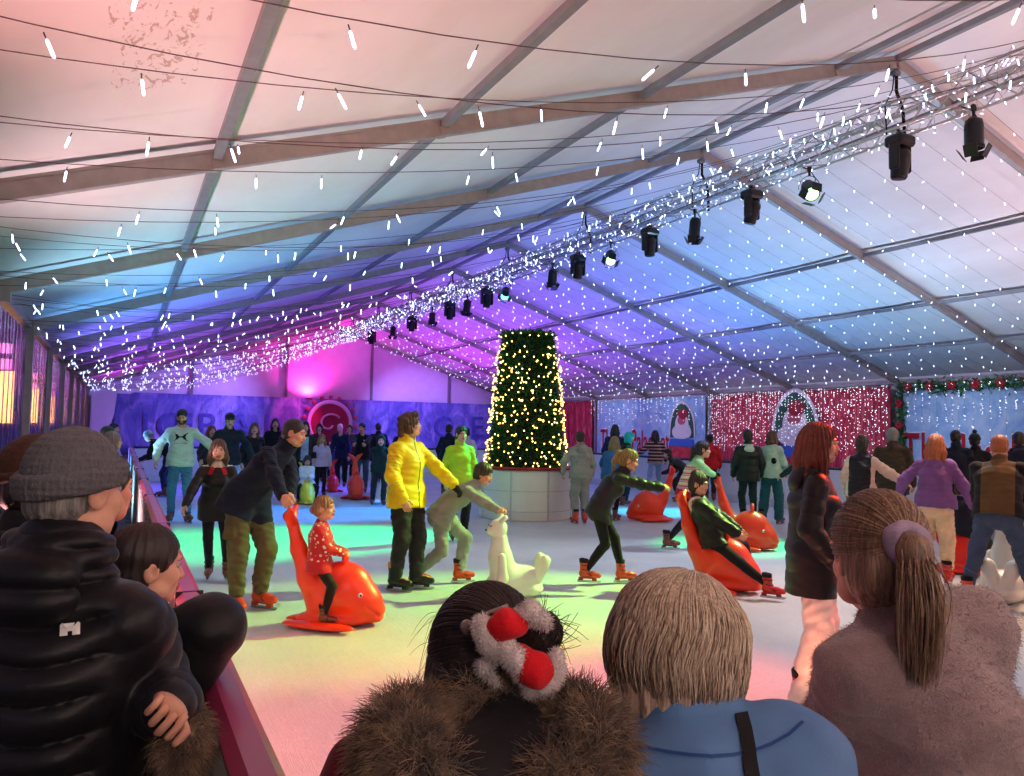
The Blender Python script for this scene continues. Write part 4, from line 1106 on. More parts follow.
# ---- youth in yellow
yl, J = person('youth in bright yellow zip jacket and dark trousers, glancing to the side', pz(404, 590), 128, 1.78, .06, .009, .0048,
       dict(lean=0, hyaw=-38, hpitch=6, hL=(-.36, .34, 1.08), hR=(.24, .14, .96), fL=(-.12, .06, 0), fR=(.10, -.04, 0), elR=(.9, -.6, -.2), elL=(-.8, -.5, -.3), toeL=-24, toeR=-10), 'fair',
       dict(style='curly', mat=HA['brown'], vol=.014), dict(kind='jacket', mat=N['yellow'], hem=.14, collar=.06, off=.012, flare=.02, vox=.0075, mats=[N['black']], fm=lambda c, J: np.where((np.abs((c - J['C']) @ J['R2']) < .006) & ((c - J['C']) @ J['F2'] > .05), 1, 0)),
       dict(kind='loose', mat=cloth('charcoal ski trousers', (38, 40, 42)), upto=.97), 'black', gloves=dict(which='L', mat=C['black']))
# ---- boy in grey pushing the sea lion
s1 = aid('seal', 'white', 510, 597, 256, 'milky white sea lion skating aid pushed by the boy in grey', AIDS, .92)
person('boy in grey tracksuit bent forward pushing the white sea lion', pz(441, 584), 94, 1.56, .06, .009, .0048,
       dict(hip=(0, -.02, .80), lean=52, hyaw=16, hpitch=-12, fR=(.10, -.30, .0), fL=(-.08, .22, 0), tipR=-.5, tipL=0, curl=.9, elL=(-.5, -.4, -.8), elR=(.5, -.4, -.8)), 'pink',
       dict(style='short', mat=HA['dark'], fringe=.035, vol=.018), dict(kind='hoodie', mat=C['grey'], hem=.10, collar=.05, off=-.006, vox=.008), dict(kind='trousers', mat=C['grey'], upto=.95), 'orange', world_hands=s1['hands'])
person('person in lime green jacket with black collar standing behind the youth in yellow', pz(458, 541), 165, 1.66, .06, MID, MH, dict(hyaw=-8), 'fair', dict(style='ponytail', mat=HA['black']),
       dict(kind='jacket', mat=N['lime'], collar=.05), dict(kind='trousers', mat=C['black']), 'dark', fem=True)
# ---- girl pushing her friend on the second whale
w2 = aid('whale', 'orange', 716, 590, 96, 'orange whale skating aid carrying a seated rider in a black coat', AIDS)
person('girl in dark padded jacket with long ponytail leaning on a whale tail handle', pz(606, 584), 88, 1.56, .06, .009, .0048,
       dict(hip=(0, -.10, .88), lean=34, hyaw=5, hpitch=-14, fL=(-.10, .20, 0), fR=(.08, -.26, .02), tipR=-.25, curl=.9, elL=(-.5, -.5, -.6), elR=(.5, -.5, -.6)), 'fair',
       dict(style='ponytail', mat=hairmat('streaked fair hair', (168, 136, 80), (44, 36, 30)), len=.26, pz=.06, swing=(0, -.05, 0)), dict(kind='puffer', mat=nylon('dark green padded nylon', (30, 34, 34)), pitch=.11, off=-.016, hem=.12, vox=.008, collar=.05), dict(kind='leggings', mat=C['black']), 'orange', fem=True, world_hands=w2['hands'])
person('rider in black coat with cream hood leaning back on a whale, one skate stretched out', w2['at']((0, .00, 0)), 0, 1.52, 0, .009, .0052,
       dict(hip=(0, -.04, .63), lean=-20, hyaw=16, hpitch=-4, fR=(.34, .68, .06), fL=(-.30, .42, .04), tipR=.5, kneeL=-35, kneeR=55, hL=(-.2, .32, .70), hR=(.22, .32, .72)), 'fair',
       dict(style='bun', mat=HA['dark']), dict(kind='jacket', mat=N['black'], off=.012, hem=.08, hood=True, hoodmat=C['cream']), dict(kind='leggings', mat=C['black']), 'red', fem=True, rz=w2['rz'])
# ---- woman in festive jumper with the third whale
w3 = aid('whale', 'orange', 744, 549, 92, 'orange whale skating aid standing riderless beyond the black coated rider', AIDS)
person('woman in pale festive jumper with long dark ponytail pushing a riderless whale', pz(688, 551), 72, 1.60, .06, MID, MH,
       dict(hip=(0, -.04, .88), lean=24, hyaw=14, fL=(-.10, .16, 0), fR=(.10, -.36, .04), tipR=-.4, curl=.9), 'fair', dict(style='ponytail', mat=HA['black'], len=.36, pz=.02),
       dict(kind='jumper', mat=fair_isle('pale festive knit', (226, 218, 196), (196, 40, 52), .9), mats=[cloth('pale green yoke', (150, 216, 150)), C['red']], fm=lambda c, J: np.where((c - J['C']) @ J['u2'] > .05, 1, np.where((c - J['P']) @ J['u1'] < .0, 2, 0))), dict(kind='leggings', mat=C['black']), 'dark', fem=True, world_hands=w3['hands'], gloves=dict(mat=C['black'], which='LR'))
w4 = aid('whale', 'orange', 652, 521, 265, 'orange whale skating aid half hidden behind the girl with the ponytail', AIDS)
# ---- around the tree
person('boy in plain grey hoodie and joggers facing the tree planter', pz(580, 524), 338, 1.62, .06, MID, .009, dict(hyaw=20, hL=(-.30, .2, 1.0), elL=(-1, -.3, 0)), 'fair', dict(style='short', mat=HA['dark']), dict(kind='hoodie', mat=C['grey'], hood=True), dict(kind='loose', mat=C['grey'], upto=.9), 'orange')
person('person in blue top with greenish fair hair beside the grey hoodie boy', pz(611, 521), 26, 1.56, .06, .014, .009, dict(lean=16, hip=(0, -.05, .92), hL=(-.28, .2, .95)), 'fair', dict(style='long', mat=HA['olive'], len=.28), dict(kind='tee', mat=C['blue'], off=.01, sleeve=.4), dict(kind='leggings', mat=C['black']), 'dark', fem=True)
person('person in teal coat with cyan bobble hat in front of the banner lettering', pz(624, 506), 70, 1.62, .06, .014, .009, dict(lean=10), 'fair', dict(style='short', mat=HA['dark']), dict(kind='jacket', mat=N['teal'], hood=True, hoodmat=C['bottle']), dict(kind='trousers', mat=C['navy']), 'dark', hat=dict(kind='hood', mat=cloth('cyan fleece hood', (40, 200, 190))))
person('tall dark blue coated person just behind the teal coat', pz(614, 498), 10, 1.82, .06, FAR, .012, dict(), 'fair', dict(style='long', mat=HA['black'], len=.2), dict(kind='coat', mat=C['darkblue']), dict(kind='trousers', mat=C['navy']), 'dark')
person('person in brown and pink striped jumper and pale jeans, arms held out', pz(655, 491), 350, 1.68, .06, .014, .010, dict(hL=(-.50, .2, 1.12), hR=(.32, .1, .98), fL=(-.22, -.1, 0), fR=(.12, .1, 0), elL=(-.3, -.8, -.5)), 'fair', dict(style='long', mat=HA['black'], len=.26, vol=.02), dict(kind='jumper', mat=stripes('striped knit', (44, 28, 36), (196, 150, 140), 11), off=.015), dict(kind='jeans', mat=C['palejeans'], upto=.85), 'dark', fem=True)
person('person in black crouching low behind the festive jumper woman', pz(680, 502), 285, 1.55, .06, .014, .010, dict(hip=(0, -.15, .78), lean=52, hL=(-.2, .45, .8), hR=(.2, .45, .8)), 'fair', dict(style='short', mat=HA['dark']), dict(kind='jacket', mat=N['black']), dict(kind='trousers', mat=C['charcoal']), 'dark', hat=dict(kind='cap', mat=C['black']))
person('person in dark red jacket seen beyond the festive jumper woman', pz(710, 502), 350, 1.60, .06, FAR, .012, dict(), 'fair', dict(style='short', mat=HA['black']), dict(kind='jacket', mat=C['red']), dict(kind='trousers', mat=C['charcoal']), 'dark')
person('person in dark green puffer jacket with mint hood, back turned', pz(748, 524), 345, 1.70, .06, MID, .009, dict(fL=(-.10, 0, 0), fR=(.12, .05, 0)), 'fair', dict(style='short', mat=HA['dark'], vol=.02), dict(kind='puffer', mat=N['bottle'], pitch=.14, hem=.16, hood=.8, hoodmat=C['mint']), dict(kind='jeans', mat=cloth('dark green jeans', (24, 52, 48))), 'dark')
mg, J = person('person in mint hoodie with round black patch and wide teal jeans', pz(771, 524), 22, 1.70, .06, MID, .009, dict(hR=(.22, .22, 1.02), fL=(-.16, -.05, 0), fR=(.14, .05, 0)), 'fair', dict(style='long', mat=HA['brown'], len=.10), dict(kind='hoodie', mat=C['mint'], hood=.9), dict(kind='wide', mat=C['tealjeans'], upto=1.0), 'dark', fem=True)
decal(kid(mg, 'hoodie'), [[(.045 * math.cos(a), .060 * math.sin(a)) for a in np.linspace(0, 2 * math.pi, 15)[:-1]]], J['C'] - J['u2'] * .10 + J['R2'] * .10, J['R2'], J['u2'], C['black'], 'patch', reach=.4)
person('person in black coat reaching out, mostly hidden by the woman with red lit hair', pz(812, 540), 330, 1.62, .06, .014, .010, dict(hL=(-.46, .2, 1.12)), 'fair', dict(style='lowbun', mat=HA['grey']), dict(kind='jacket', mat=N['black']), dict(kind='trousers', mat=C['black']), 'dark', fem=True)
# ---- the woman close by in red light
person('woman in long black puffer coat and pale flared trousers, hair lit red', pz(812, 712), 84, 1.70, .05, .0075, .004,
       dict(lean=2, hyaw=4, hL=(-.22, .08, .95), hR=(.22, .12, .98), fL=(-.09, .05, 0), fR=(.09, -.05, 0)), 'fair', dict(style='long', mat=HA['auburn'], len=.28, ridges=23), dict(kind='puffer', mat=N['black'], pitch=.10, amp=.008, hem=.24, off=-.010, hood=.9, flare=.0, collar=.05, vox=.0065),
       dict(kind='wide', mat=cloth('pale cord trousers', (240, 226, 220)), upto=1.06), 'red', fem=True)
# ---- right hand group
def vest(c, J): return np.where(np.abs((c - J['C']) @ J['R2']) > .165 * J['s'], 1, np.where((c - J['C']) @ J['u2'] > .2, 0, 0))
ee, J = person('person with hair bun in black gilet over beige fleece, one arm stretched out', pz(862, 556), 20, 1.62, .06, .010, .008, dict(hR=(.62, .25, 1.10), elR=(.3, -.4, -.8)), 'fair', dict(style='bun', mat=HA['dark']), dict(kind='jacket', mat=N['black'], mats=[cloth('beige fleece', (214, 186, 168))], fm=vest, off=.008), dict(kind='trousers', mat=C['black']), 'dark', fem=True)
decal(kid(ee, 'jacket'), [[(-.03, -.015), (.03, -.015), (.03, .0), (.018, .016), (0, .022), (-.03, .022)]], J['C'] + J['u2'] * .08, -J['R2'], J['u2'], plain('white print', (236, 236, 236), .6))
person('grey haired person in dark olive brown coat standing with back turned', pz(893, 545), 5, 1.76, .06, .011, .009, dict(wide=1.08, shrug=.01), 'fair', dict(style='short', mat=HA['grey'], vol=.018), dict(kind='coat', mat=cloth('dark olive brown coat', (66, 56, 44)), hem=.20, collar=.06), dict(kind='trousers', mat=C['charcoal']), 'dark', fat=1.15)
person('girl in purple hoodie and beige trousers with red skates, back turned', pz(936, 583), 8, 1.66, .06, .009, .006, dict(lean=8, hL=(-.44, .10, 1.02), hR=(.40, .16, .96), elL=(-.6, -.6, 0), elR=(.6, -.6, 0), fL=(-.12, .02, 0), fR=(.13, -.03, 0), hpitch=-12), 'fair', dict(style='long', mat=HA['ginger'], len=.20, vol=.014), dict(kind='hoodie', mat=C['purple'], hood=.75, hem=.08), dict(kind='loose', mat=C['beige'], upto=.80), 'red', fem=True)
s2 = aid('seal', 'white', 1004, 600, 4, 'white sea lion skating aid between the legs of the man in jeans', AIDS)
hh, J = person('man in brown jumper with black side panels and blue jeans, stooping', pz(1000, 607), 4, 1.74, .06, .008, .006, dict(hip=(0, -.02, .92), lean=26, hpitch=-20, fL=(-.28, -.06, .0), fR=(.30, -.02, 0), kneeL=-14, kneeR=14, tipL=-.2, toeL=0, hL=(-.20, .42, .80), hR=(.20, .45, .80), wide=1.1), 'pink',
       dict(style='short', mat=HA['ginger'], vol=.008), dict(kind='jumper', mat=C['brown'], mats=[C['black']], fm=lambda c, J: np.where(np.abs((c - J['C']) @ J['R2']) > .150, 1, 0), hem=.07, off=.012), dict(kind='jeans', mat=C['denim'], upto=.92), 'orange', fat=1.12)
w5 = aid('whale', 'red', 962, 572, 60, 'red whale skating aid gripped by the girl in purple', AIDS)
person('child in navy coat and olive trousers with red boots riding the red whale', w5['at']((0, 0, 0)), 0, 1.20, 0, .011, .008, dict(hip=(0, -.04, .80), lean=4, fL=(-.30, .16, .10), fR=(.30, .16, .10), kneeL=-30, kneeR=30, hL=(-.1, .3, .95), hR=(.1, .3, .95)), 'fair', dict(style='short', mat=HA['dark']), dict(kind='jacket', mat=C['navy']), dict(kind='loose', mat=cloth('olive green trousers', (58, 58, 40)), upto=.9), 'red', rz=w5['rz'])
person('person in dark navy coat between the purple hoodie and the stooping man', pz(957, 536), 0, 1.76, .06, .012, .010, dict(), 'fair', dict(style='short', mat=HA['black']), dict(kind='jacket', mat=C['navy'], collar=.07), dict(kind='trousers', mat=C['black']), 'dark')
person('person in black coat and black bobble hat', pz(976, 533), 0, 1.70, .06, .012, .010, dict(), 'fair', dict(style='short', mat=HA['black']), dict(kind='coat', mat=C['black']), dict(kind='trousers', mat=C['black']), 'dark', hat=dict(kind='pompom', mat=cloth('charcoal knit', (36, 38, 40))))
person('person in dark navy hooded jacket at the far right of the crowd', pz(1021, 545), 355, 1.74, .06, .012, .010, dict(wide=1.1), 'fair', dict(style='short', mat=HA['dark']), dict(kind='jacket', mat=C['navy'], hood=True), dict(kind='trousers', mat=C['black']), 'dark', fat=1.1)
# ---- left of the rink
jg, J = person('girl in black padded coat with red hood lining skating with one arm out', pz(213, 581), 176, 1.46, .06, .009, .0055, dict(lean=12, hip=(0, -.06, .93), hyaw=2, hR=(.40, .30, .98), hL=(-.24, .20, .95), fL=(-.16, .1, 0), fR=(.05, -.1, 0), elR=(.7, -.6, 0)), 'fair', dict(style='long', mat=HA['brown'], len=.18),
       dict(kind='puffer', mat=N['black'], pitch=.13, off=-.016, hem=.20, mats=[C['red'], C['cream']], fm=lambda c, J: np.where((c - J['N']) @ J['u2'] > .0, 2, np.where(((c - J['C']) @ J['u2'] > .07) & ((c - J['C']) @ J['F2'] > .03) & (np.abs(np.abs((c - J['C']) @ J['R2']) - .085 + ((c - J['C']) @ J['u2'] - .07) * .5) < .022), 1, 0))), dict(kind='leggings', mat=C['black']), 'dark', fem=True)
kk, J = person('man in pale grey hoodie with black chest logo and blue jeans skating', pz(178, 522), 184, 1.90, .06, MID, .0075, dict(lean=2, hpitch=-22, hR=(.36, .06, .98), hL=(-.62, .12, 1.06), elL=(-.5, -.6, 0), elR=(.6, -.7, 0), fL=(-.14, .12, 0), fR=(.12, -.05, 0), toeL=-25), 'fair', dict(style='short', mat=HA['black'], vol=.008), dict(kind='hoodie', mat=C['lightgrey'], hood=.8, hem=.10), dict(kind='jeans', mat=C['jeans'], upto=.92), 'dark', beard=True)
hornL = [[(-.015, .0), (-.05, .04), (-.12, .08), (-.085, .012)], [(-.015, .0), (-.085, -.012), (-.12, -.08), (-.05, -.04)], [(-.02, -.012), (-.075, -.02), (-.075, .02), (-.02, .012)]]
decal(kid(kk, 'hoodie'), hornL + [[(-x, y) for x, y in p] for p in hornL] + [[(-.04, -.01), (.04, -.01), (.04, .01), (-.04, .01)], [(-.11, -.115), (.11, -.115), (.11, -.105), (-.11, -.105)]], J['C'] + J['u2'] * .04, -J['R2'], J['u2'], C['black'], 'chest_logo', reach=.4)
person('man in dark navy jacket and cap skating with arms apart', pz(226, 515), 176, 1.86, .06, .014, .009, dict(hpitch=-14, hL=(-.42, .12, 1.0), hR=(.44, .12, 1.0), fL=(-.16, 0, 0), fR=(.16, 0, 0)), 'fair', dict(style='short', mat=HA['black']), dict(kind='jacket', mat=C['navy'], collar=.06), dict(kind='jeans', mat=C['palejeans']), 'dark', hat=dict(kind='cap', mat=C['black']))
ld, J = person('person in black jacket leaning far over the rail, blue trousers', pz(166, 497), 292, 1.78, .06, .014, .009, dict(hip=(0, -.10, .90), lean=58, hL=(-.2, .55, .86), hR=(.2, .55, .86), hpitch=-30), 'fair', dict(style='short', mat=HA['grey']), dict(kind='jacket', mat=C['black']), dict(kind='jeans', mat=C['darkblue']), 'dark', hat=dict(kind='beanie', mat=C['lightgrey']))
# ---------------------------------------------------------------- the crowd at the far end
def far(label, px, py, face, H, hairk, hst, top, legs='black', pose=None, fem=False, hat=None, **k):
    pose = dict(pose or {})
    return person(label, pz(px, py), face, H, .06, FAR, FH, pose, 'fair', dict(style=hst, mat=HA[hairk], len=.26), top, dict(kind=k.pop('lk', 'trousers'), mat=C[legs]), 'dark', hat=hat, fem=fem, **k)
J_ = lambda m, **k: dict(kind=k.pop('kind', 'jacket'), mat=m, **k)
far('woman with long dark brown hair in black top just behind the bending man', 251, 505, 172, 1.68, 'brown', 'long', J_(C['black']), fem=True, pose=dict(lean=6))
far('woman with dark reddish hair between the hoodie man and the man with cap', 208, 500, 160, 1.60, 'auburn', 'long', J_(C['charcoal']), fem=True)
far('person with pale face and dark hair peeping over the bending man', 273, 494, 180, 1.82, 'dark', 'long', J_(C['black']))
far('person in dark blue jacket right behind the shoulder of the bending man', 288, 497, 170, 1.72, 'black', 'short', J_(C['darkblue']))
far('woman with long dark hair and pale blue top under an open dark jacket', 303, 497, 178, 1.74, 'black', 'long', J_(C['charcoal'], mats=[C['palejeans']], fm=lambda c, J: np.where((np.abs((c - J['C']) @ J['R2']) < .085) & ((c - J['C']) @ J['F2'] > .02) & ((c - J['N']) @ J['u2'] < -.04), 1, 0)), fem=True)
w6 = aid('whale', 'yellow', 306, 504, 172, 'yellow skating aid with a child in a white jumper sitting on it', AIDS, .85)
person('child in white jumper sitting on the yellow skating aid', w6['at']((0, -.02, 0)), 0, 1.16, 0, .014, .010, dict(hip=(0, -.04, .72), fL=(-.28, .16, .1), fR=(.28, .16, .1), kneeL=-30, kneeR=30, hpitch=-24, hL=(-.05, .3, .9), hR=(.05, .3, .9)), 'fair', dict(style='long', mat=HA['dark'], len=.16), dict(kind='jumper', mat=C['white'], off=.01), dict(kind='leggings', mat=C['black']), 'dark', fem=True, rz=w6['rz'])
far('child in lilac white top and dark leggings beside the yellow skating aid', 320, 497, 176, 1.42, 'sandy', 'long', J_(C['lilac'], kind='jumper'), fem=True, lk='leggings')
far('woman with dark wavy hair standing behind the child in lilac top', 318, 482, 184, 1.70, 'dark', 'curly', J_(C['maroon']), fem=True)
far('bald man in dark coat stooping over a small child by the round sign', 341, 487, 200, 1.80, 'brown', '', J_(C['navy'], kind='coat'), pose=dict(lean=24, hip=(0, -.06, .93), hpitch=-20))
w7 = aid('whale', 'red', 332, 492, 178, 'small red skating aid in front of the child with the pale bobble hat', AIDS, .8)
far('small child in grey blue coat and pale bobble hat held by the bald man', 331, 486, 178, 1.14, 'brown', 'short', J_(C['denim'], kind='puffer', pitch=.12, off=-.01), 'navy', hat=dict(kind='pompom', mat=C['lilac']))
far('person in red hooded top glimpsed behind the bald man', 348, 478, 180, 1.70, 'dark', 'short', J_(C['maroon']))
w8 = aid('whale', 'orange', 355, 499, 176, 'upright orange skating aid held by the man with the white chest print', AIDS)
mn, J = person('man in black jacket with white chest print holding an orange skating aid', pz(361, 493), 186, 1.78, .06, .014, .009, dict(lean=16, hip=(0, -.05, .93), hpitch=-6, hyaw=20), 'fair', dict(style='short', mat=HA['black']), J_(C['black']), dict(kind='jeans', mat=C['denim']), 'dark', world_hands=w8['hands'])
decal(kid(mn, 'jacket'), [[(-.03, .06), (.03, .06), (.03, .09), (-.03, .09)], [(-.03, .0), (.03, .0), (.03, .03), (-.03, .03)], [(-.02, -.05), (.02, -.05), (.02, -.02), (-.02, -.02)]], J['C'] - J['R2'] * .08, -J['R2'], J['u2'], C['white'], 'chest_print', reach=.4)
far('person in black coat with back turned, dark hair, left of the hooded kid', 377, 487, 350, 1.76, 'dark', 'short', J_(C['black'], kind='coat', hem=.25))
s3 = aid('seal', 'white', 389, 503, 186, 'tall milky skating aid pushed by the kid in the dark hood', AIDS, 1.15)
person('kid in dark teal hooded top pushing a tall milky skating aid', pz(379, 506), 178, 1.52, .06, .014, .009, dict(lean=22, hip=(0, -.06, .90), fR=(.16, -.2, 0)), 'fair', dict(style='short', mat=HA['black']), J_(C['bottle'], kind='hoodie'), dict(kind='trousers', mat=C['charcoal']), 'dark', hat=dict(kind='hood', mat=C['bottle']), world_hands=s3['hands'])
far('person in dark navy coat facing away behind the lime jacket', 447, 497, 20, 1.74, 'black', 'short', J_(C['navy']))
far('person in lilac blue coat behind the lime jacket', 466, 499, 330, 1.66, 'dark', 'short', J_(C['lilac']))
far('person in dark top just left of the yellow jacket, half hidden', 401, 492, 170, 1.70, 'dark', 'short', J_(C['darkblue']))
# spectators beyond the barrier, in the aisle
def spec(label, x, y, face, H, hairk, hst, top, **k): return person(label, (x, y, -.1), face, H, 0, k.pop('vox', .016), k.pop('hv', .010), k.pop('pose', {}), 'fair', dict(style=hst, mat=HA[hairk], len=.2), top, dict(kind='jeans', mat=C['charcoal']), 'shoe', **k)
spec('spectator in dark hooded coat watching over the far end of the rail', -.25, 14.2, 70, 1.72, 'dark', 'short', J_(C['black']))
spec('spectator with pale hair standing in the aisle beyond the red jacket', -.15, 11.6, 80, 1.66, 'grey', 'bob', J_(C['charcoal']), fem=True)
spec('spectator in pale hoodie standing in the aisle', -.2, 19.5, 120, 1.78, 'black', 'short', J_(C['lilac'], kind='hoodie'))
# ---------------------------------------------------------------- the spectators close by
def shell_strands(J, n, a0, a1, zend, R=(.086, .106, .100), c=(0, -.018, .034), crown=(0, -.35, 1), m=14, jit=.004, drop=0.0, parting=0.0, keep=None, r=.0011, tuck=.0):
    """locks that fall from the crown over the shell of the hair (angles from the nape, zend in head units)"""
    hs, Mh, Hc = J['hs'], J['Mh'], J['H']; a = RNG.uniform(a0, a1, n); ze = RNG.uniform(zend[0], zend[1], n)
    cr = nrm(np.array(crown)); t = np.linspace(0, 1, m) ** .85; R = np.array(R); c = np.array(c)
    out = np.zeros((n, m, 3)); j1 = RNG.normal(size=(n, 1)) * jit; ph = RNG.uniform(0, 6.28, n)
    d_end = np.stack([np.sin(a), -np.cos(a), np.zeros(n)], 1)
    cr_n = cr[None] + np.stack([np.sin(a) * .18 + parting, -np.cos(a) * .16, np.zeros(n)], 1); cr_n /= np.linalg.norm(cr_n, axis=1)[:, None]
    for i, tt in enumerate(t):
        s1 = np.minimum(tt / .62, 1); th = s1 * np.arccos(np.clip((cr_n * d_end).sum(1), -1, 1)); om = np.arccos(np.clip((cr_n * d_end).sum(1), -1, 1))
        q = (cr_n * np.sin(om - th)[:, None] + d_end * np.sin(th)[:, None]) / np.sin(om)[:, None]
        k = 1 + j1 + .012 * np.sin(6 * tt + ph)[:, None]
        p = c + q * R * k
        if tt > .62: u = (tt - .62) / .38; p[:, 2] = c[2] + (ze - c[2]) * u; p[:, :2] *= (1 + .05 * np.sin(u * 3) - tuck * u * u)[..., None] if np.ndim(u) else (1 + .05 * math.sin(u * 3) - tuck * u * u)
        out[:, i] = p
    out[:, :, 0] += .006 * np.sin(out[:, :, 2] * 40 + ph[:, None])
    W = Hc + out @ Mh.T * hs
    return strands(W, r * hs * RNG.uniform(.6, 1.5, n))
def add_strands(obj, vf):
    """adds locks to a hair mesh, which stays one mesh"""
    me = obj.data; n = len(me.vertices); v = np.zeros(n * 3, np.float32); me.vertices.foreach_get('co', v); v = v.reshape(-1, 3)
    f = np.array([tuple(p.vertices) for p in me.polygons]); mi = np.zeros(len(f), np.int32); me.polygons.foreach_get('material_index', mi)
    vs, fs, ms, k = [v], [f], [mi], n
    for q in vf: vs.append(q[0]); fs.append(q[1] + k); ms.append(np.full(len(q[1]), q[2] if len(q) > 2 else 0)); k += len(q[0])
    mats = list(me.materials); obj.data = make_mesh(me.name, np.concatenate(vs), fs, mats, np.concatenate(ms)); return obj
def geo(obj):
    me = obj.data; v = np.zeros(len(me.vertices) * 3, np.float32); me.vertices.foreach_get('co', v); return v.reshape(-1, 3).astype(float), np.array([tuple(p.vertices) for p in me.polygons])
furm = NT('brown fur trim'); _f = furm.noise(furm.co(), 26, 3); furm.set(Base_Color=furm.ramp(_f, [(.3, lin((44, 34, 28))), (.5, lin((110, 84, 62))), (.72, lin((186, 152, 118)))]), Roughness=.8, Sheen_Weight=.3); furm = furm.m
# ---- man in the grey beanie
pa, J = person('man in grey knitted beanie and black quilted down jacket watching from the aisle', (0, 0), 38, 1.8, 0, .0065, .0045,
    dict(lean=3, hyaw=14, hpitch=-2, elR=(.45, .1, -1), hL=(-.22, .30, 1.05), curlR=1.0, wide=1.0, shrug=-.02), 'fair', dict(style='short', mat=HA['grey'], vol=.002),
    dict(kind='puffer', mat=nylon('black down nylon', (19, 19, 25), .45), pitch=.075, amp=.024, hem=.16, collar=.045, hood=.95, hoodup=.05, off=.004, vox=.006), dict(kind='jeans', mat=C['charcoal']), 'shoe', fat=1.05, head_at=(78, 490, 1.76), world_hands={'R': atd(168, 706, 1.62)})
beanie = cloth('grey ribbed knit', (96, 96, 102), fold=60, bump=.9)
hs, Mh, Hc = J['hs'], J['Mh'], J['H']; hp = lambda x, y, z: Hc + (Mh @ V(x, y, z)) * hs
h = SDF(); h.ell(hp(0, -.018, .040), V(.088, .107, .104) * hs, Mh, .01); h.cut(hp(0, 0, .012), Mh @ V(0, .18, -1), .008)
def knit(P): q = ((P - Hc) @ Mh) / hs; return .0016 * np.sin(np.arctan2(q[:, 0], q[:, 1]) * 62) + .0012 * np.sin(q[:, 2] * 420)
hat_ = part('hat', h, .0045, beanie, pa, knit)
b = SDF(); ts = np.linspace(0, 2 * math.pi, 33)
ring = lambda k, z: [hp(math.cos(t) * .088 * k, -.018 + math.sin(t) * .107 * k, z + .020 * math.sin(t)) for t in ts]
for p1, p2, q1, q2 in zip(ring(1, .012)[:-1], ring(1, .012)[1:], ring(1.01, .040)[:-1], ring(1.01, .040)[1:]): b.cone(p1, p2, .011 * hs, .011 * hs, .008); b.cone(q1, q2, .012 * hs, .012 * hs, .012); b.cone((p1 + q1) / 2, (p2 + q2) / 2, .011 * hs, .011 * hs, .01)
part('hat_brim', b, .0045, beanie, hat_, knit)
whitep = plain('white print', (236, 236, 236), .6)
pixel_decal(kid(pa, 'jacket'), 70, 629, [[(-.018, -.012), (-.004, -.012), (-.004, .002), (-.014, .014), (-.018, .010)], [(-.004, -.004), (.004, -.004), (.008, .012), (-.012, .012)], [(.004, -.012), (.018, -.012), (.018, .010), (.014, .014), (.004, .002)]], whitep, 'arm_logo', rot=.1)
furry = SDF(); pc = to_local(pa, atd(184, 742, 1.66)); furry.ell(pc, (.045, .045, .075), None, .02); fv, ff = furry.mesh(.010); sv, sf = fur_on(fv, ff, 1600, .035, .0010)
fur_o = link('fur_hat', make_mesh('fur', np.concatenate([fv, sv]), [ff, sf + len(fv)], furm)); fur_o.location = pa.location; fur_o.rotation_euler = pa.rotation_euler
tag(fur_o, 'tuft of brown fur hanging from the hand of the man in the grey beanie', 'fur hat')
# ---- behind him
person('spectator in brown knitted hat and black hooded jacket behind the man in the beanie', (0, 0), 70, 1.78, 0, .010, .007, dict(lean=4, wide=1.1), 'fair', dict(style='short', mat=HA['dark']), dict(kind='jacket', mat=C['black'], hood=1.0), dict(kind='jeans', mat=C['charcoal']), 'shoe',
    hat=dict(kind='beanie', mat=cloth('brown knit', (74, 44, 36), fold=50, bump=.8)), head_at=(46, 482, 2.28))
person('spectator in bright red jacket at the rail beyond the man in the beanie', (0, 0), 60, 1.6, 0, .010, .007, dict(lean=12, hL=(-.1, .4, .95), hR=(.25, .35, .95)), 'fair', dict(style='short', mat=HA['dark']), dict(kind='jacket', mat=N['red'], mats=[C['black']], fm=lambda c, J: np.where((c - J['C']) @ J['R2'] > .12, 1, 0)), dict(kind='jeans', mat=C['charcoal']), 'shoe', head_at=(103, 488, 2.7))
# ---- boy at the rail
pb, J = person('boy with dark short hair in black padded jacket leaning over the plum rail', (0, 0), 78, 1.5, 0, .0065, .0042,
    dict(lean=13, hip=(0, -.04, .93), hyaw=-4, hpitch=-2, hL=(-.12, .50, .92), hR=(.20, .46, .88), elR=(.5, .4, -.1), elL=(-.3, .5, -.1), shrug=.0), 'fair', dict(style='short', mat=HA['dark'], vol=.012), dict(kind='puffer', mat=nylon('black matt padded nylon', (16, 17, 21), .5), pitch=.16, amp=.010, hem=.16, collar=.02, hood=1.25, off=.02, vox=.006), dict(kind='jeans', mat=C['black']), 'shoe', fat=1.15, head_at=(148, 566, 2.25), world_hands={'R': atd(168, 706, 2.02), 'L': atd(172, 690, 2.3)})
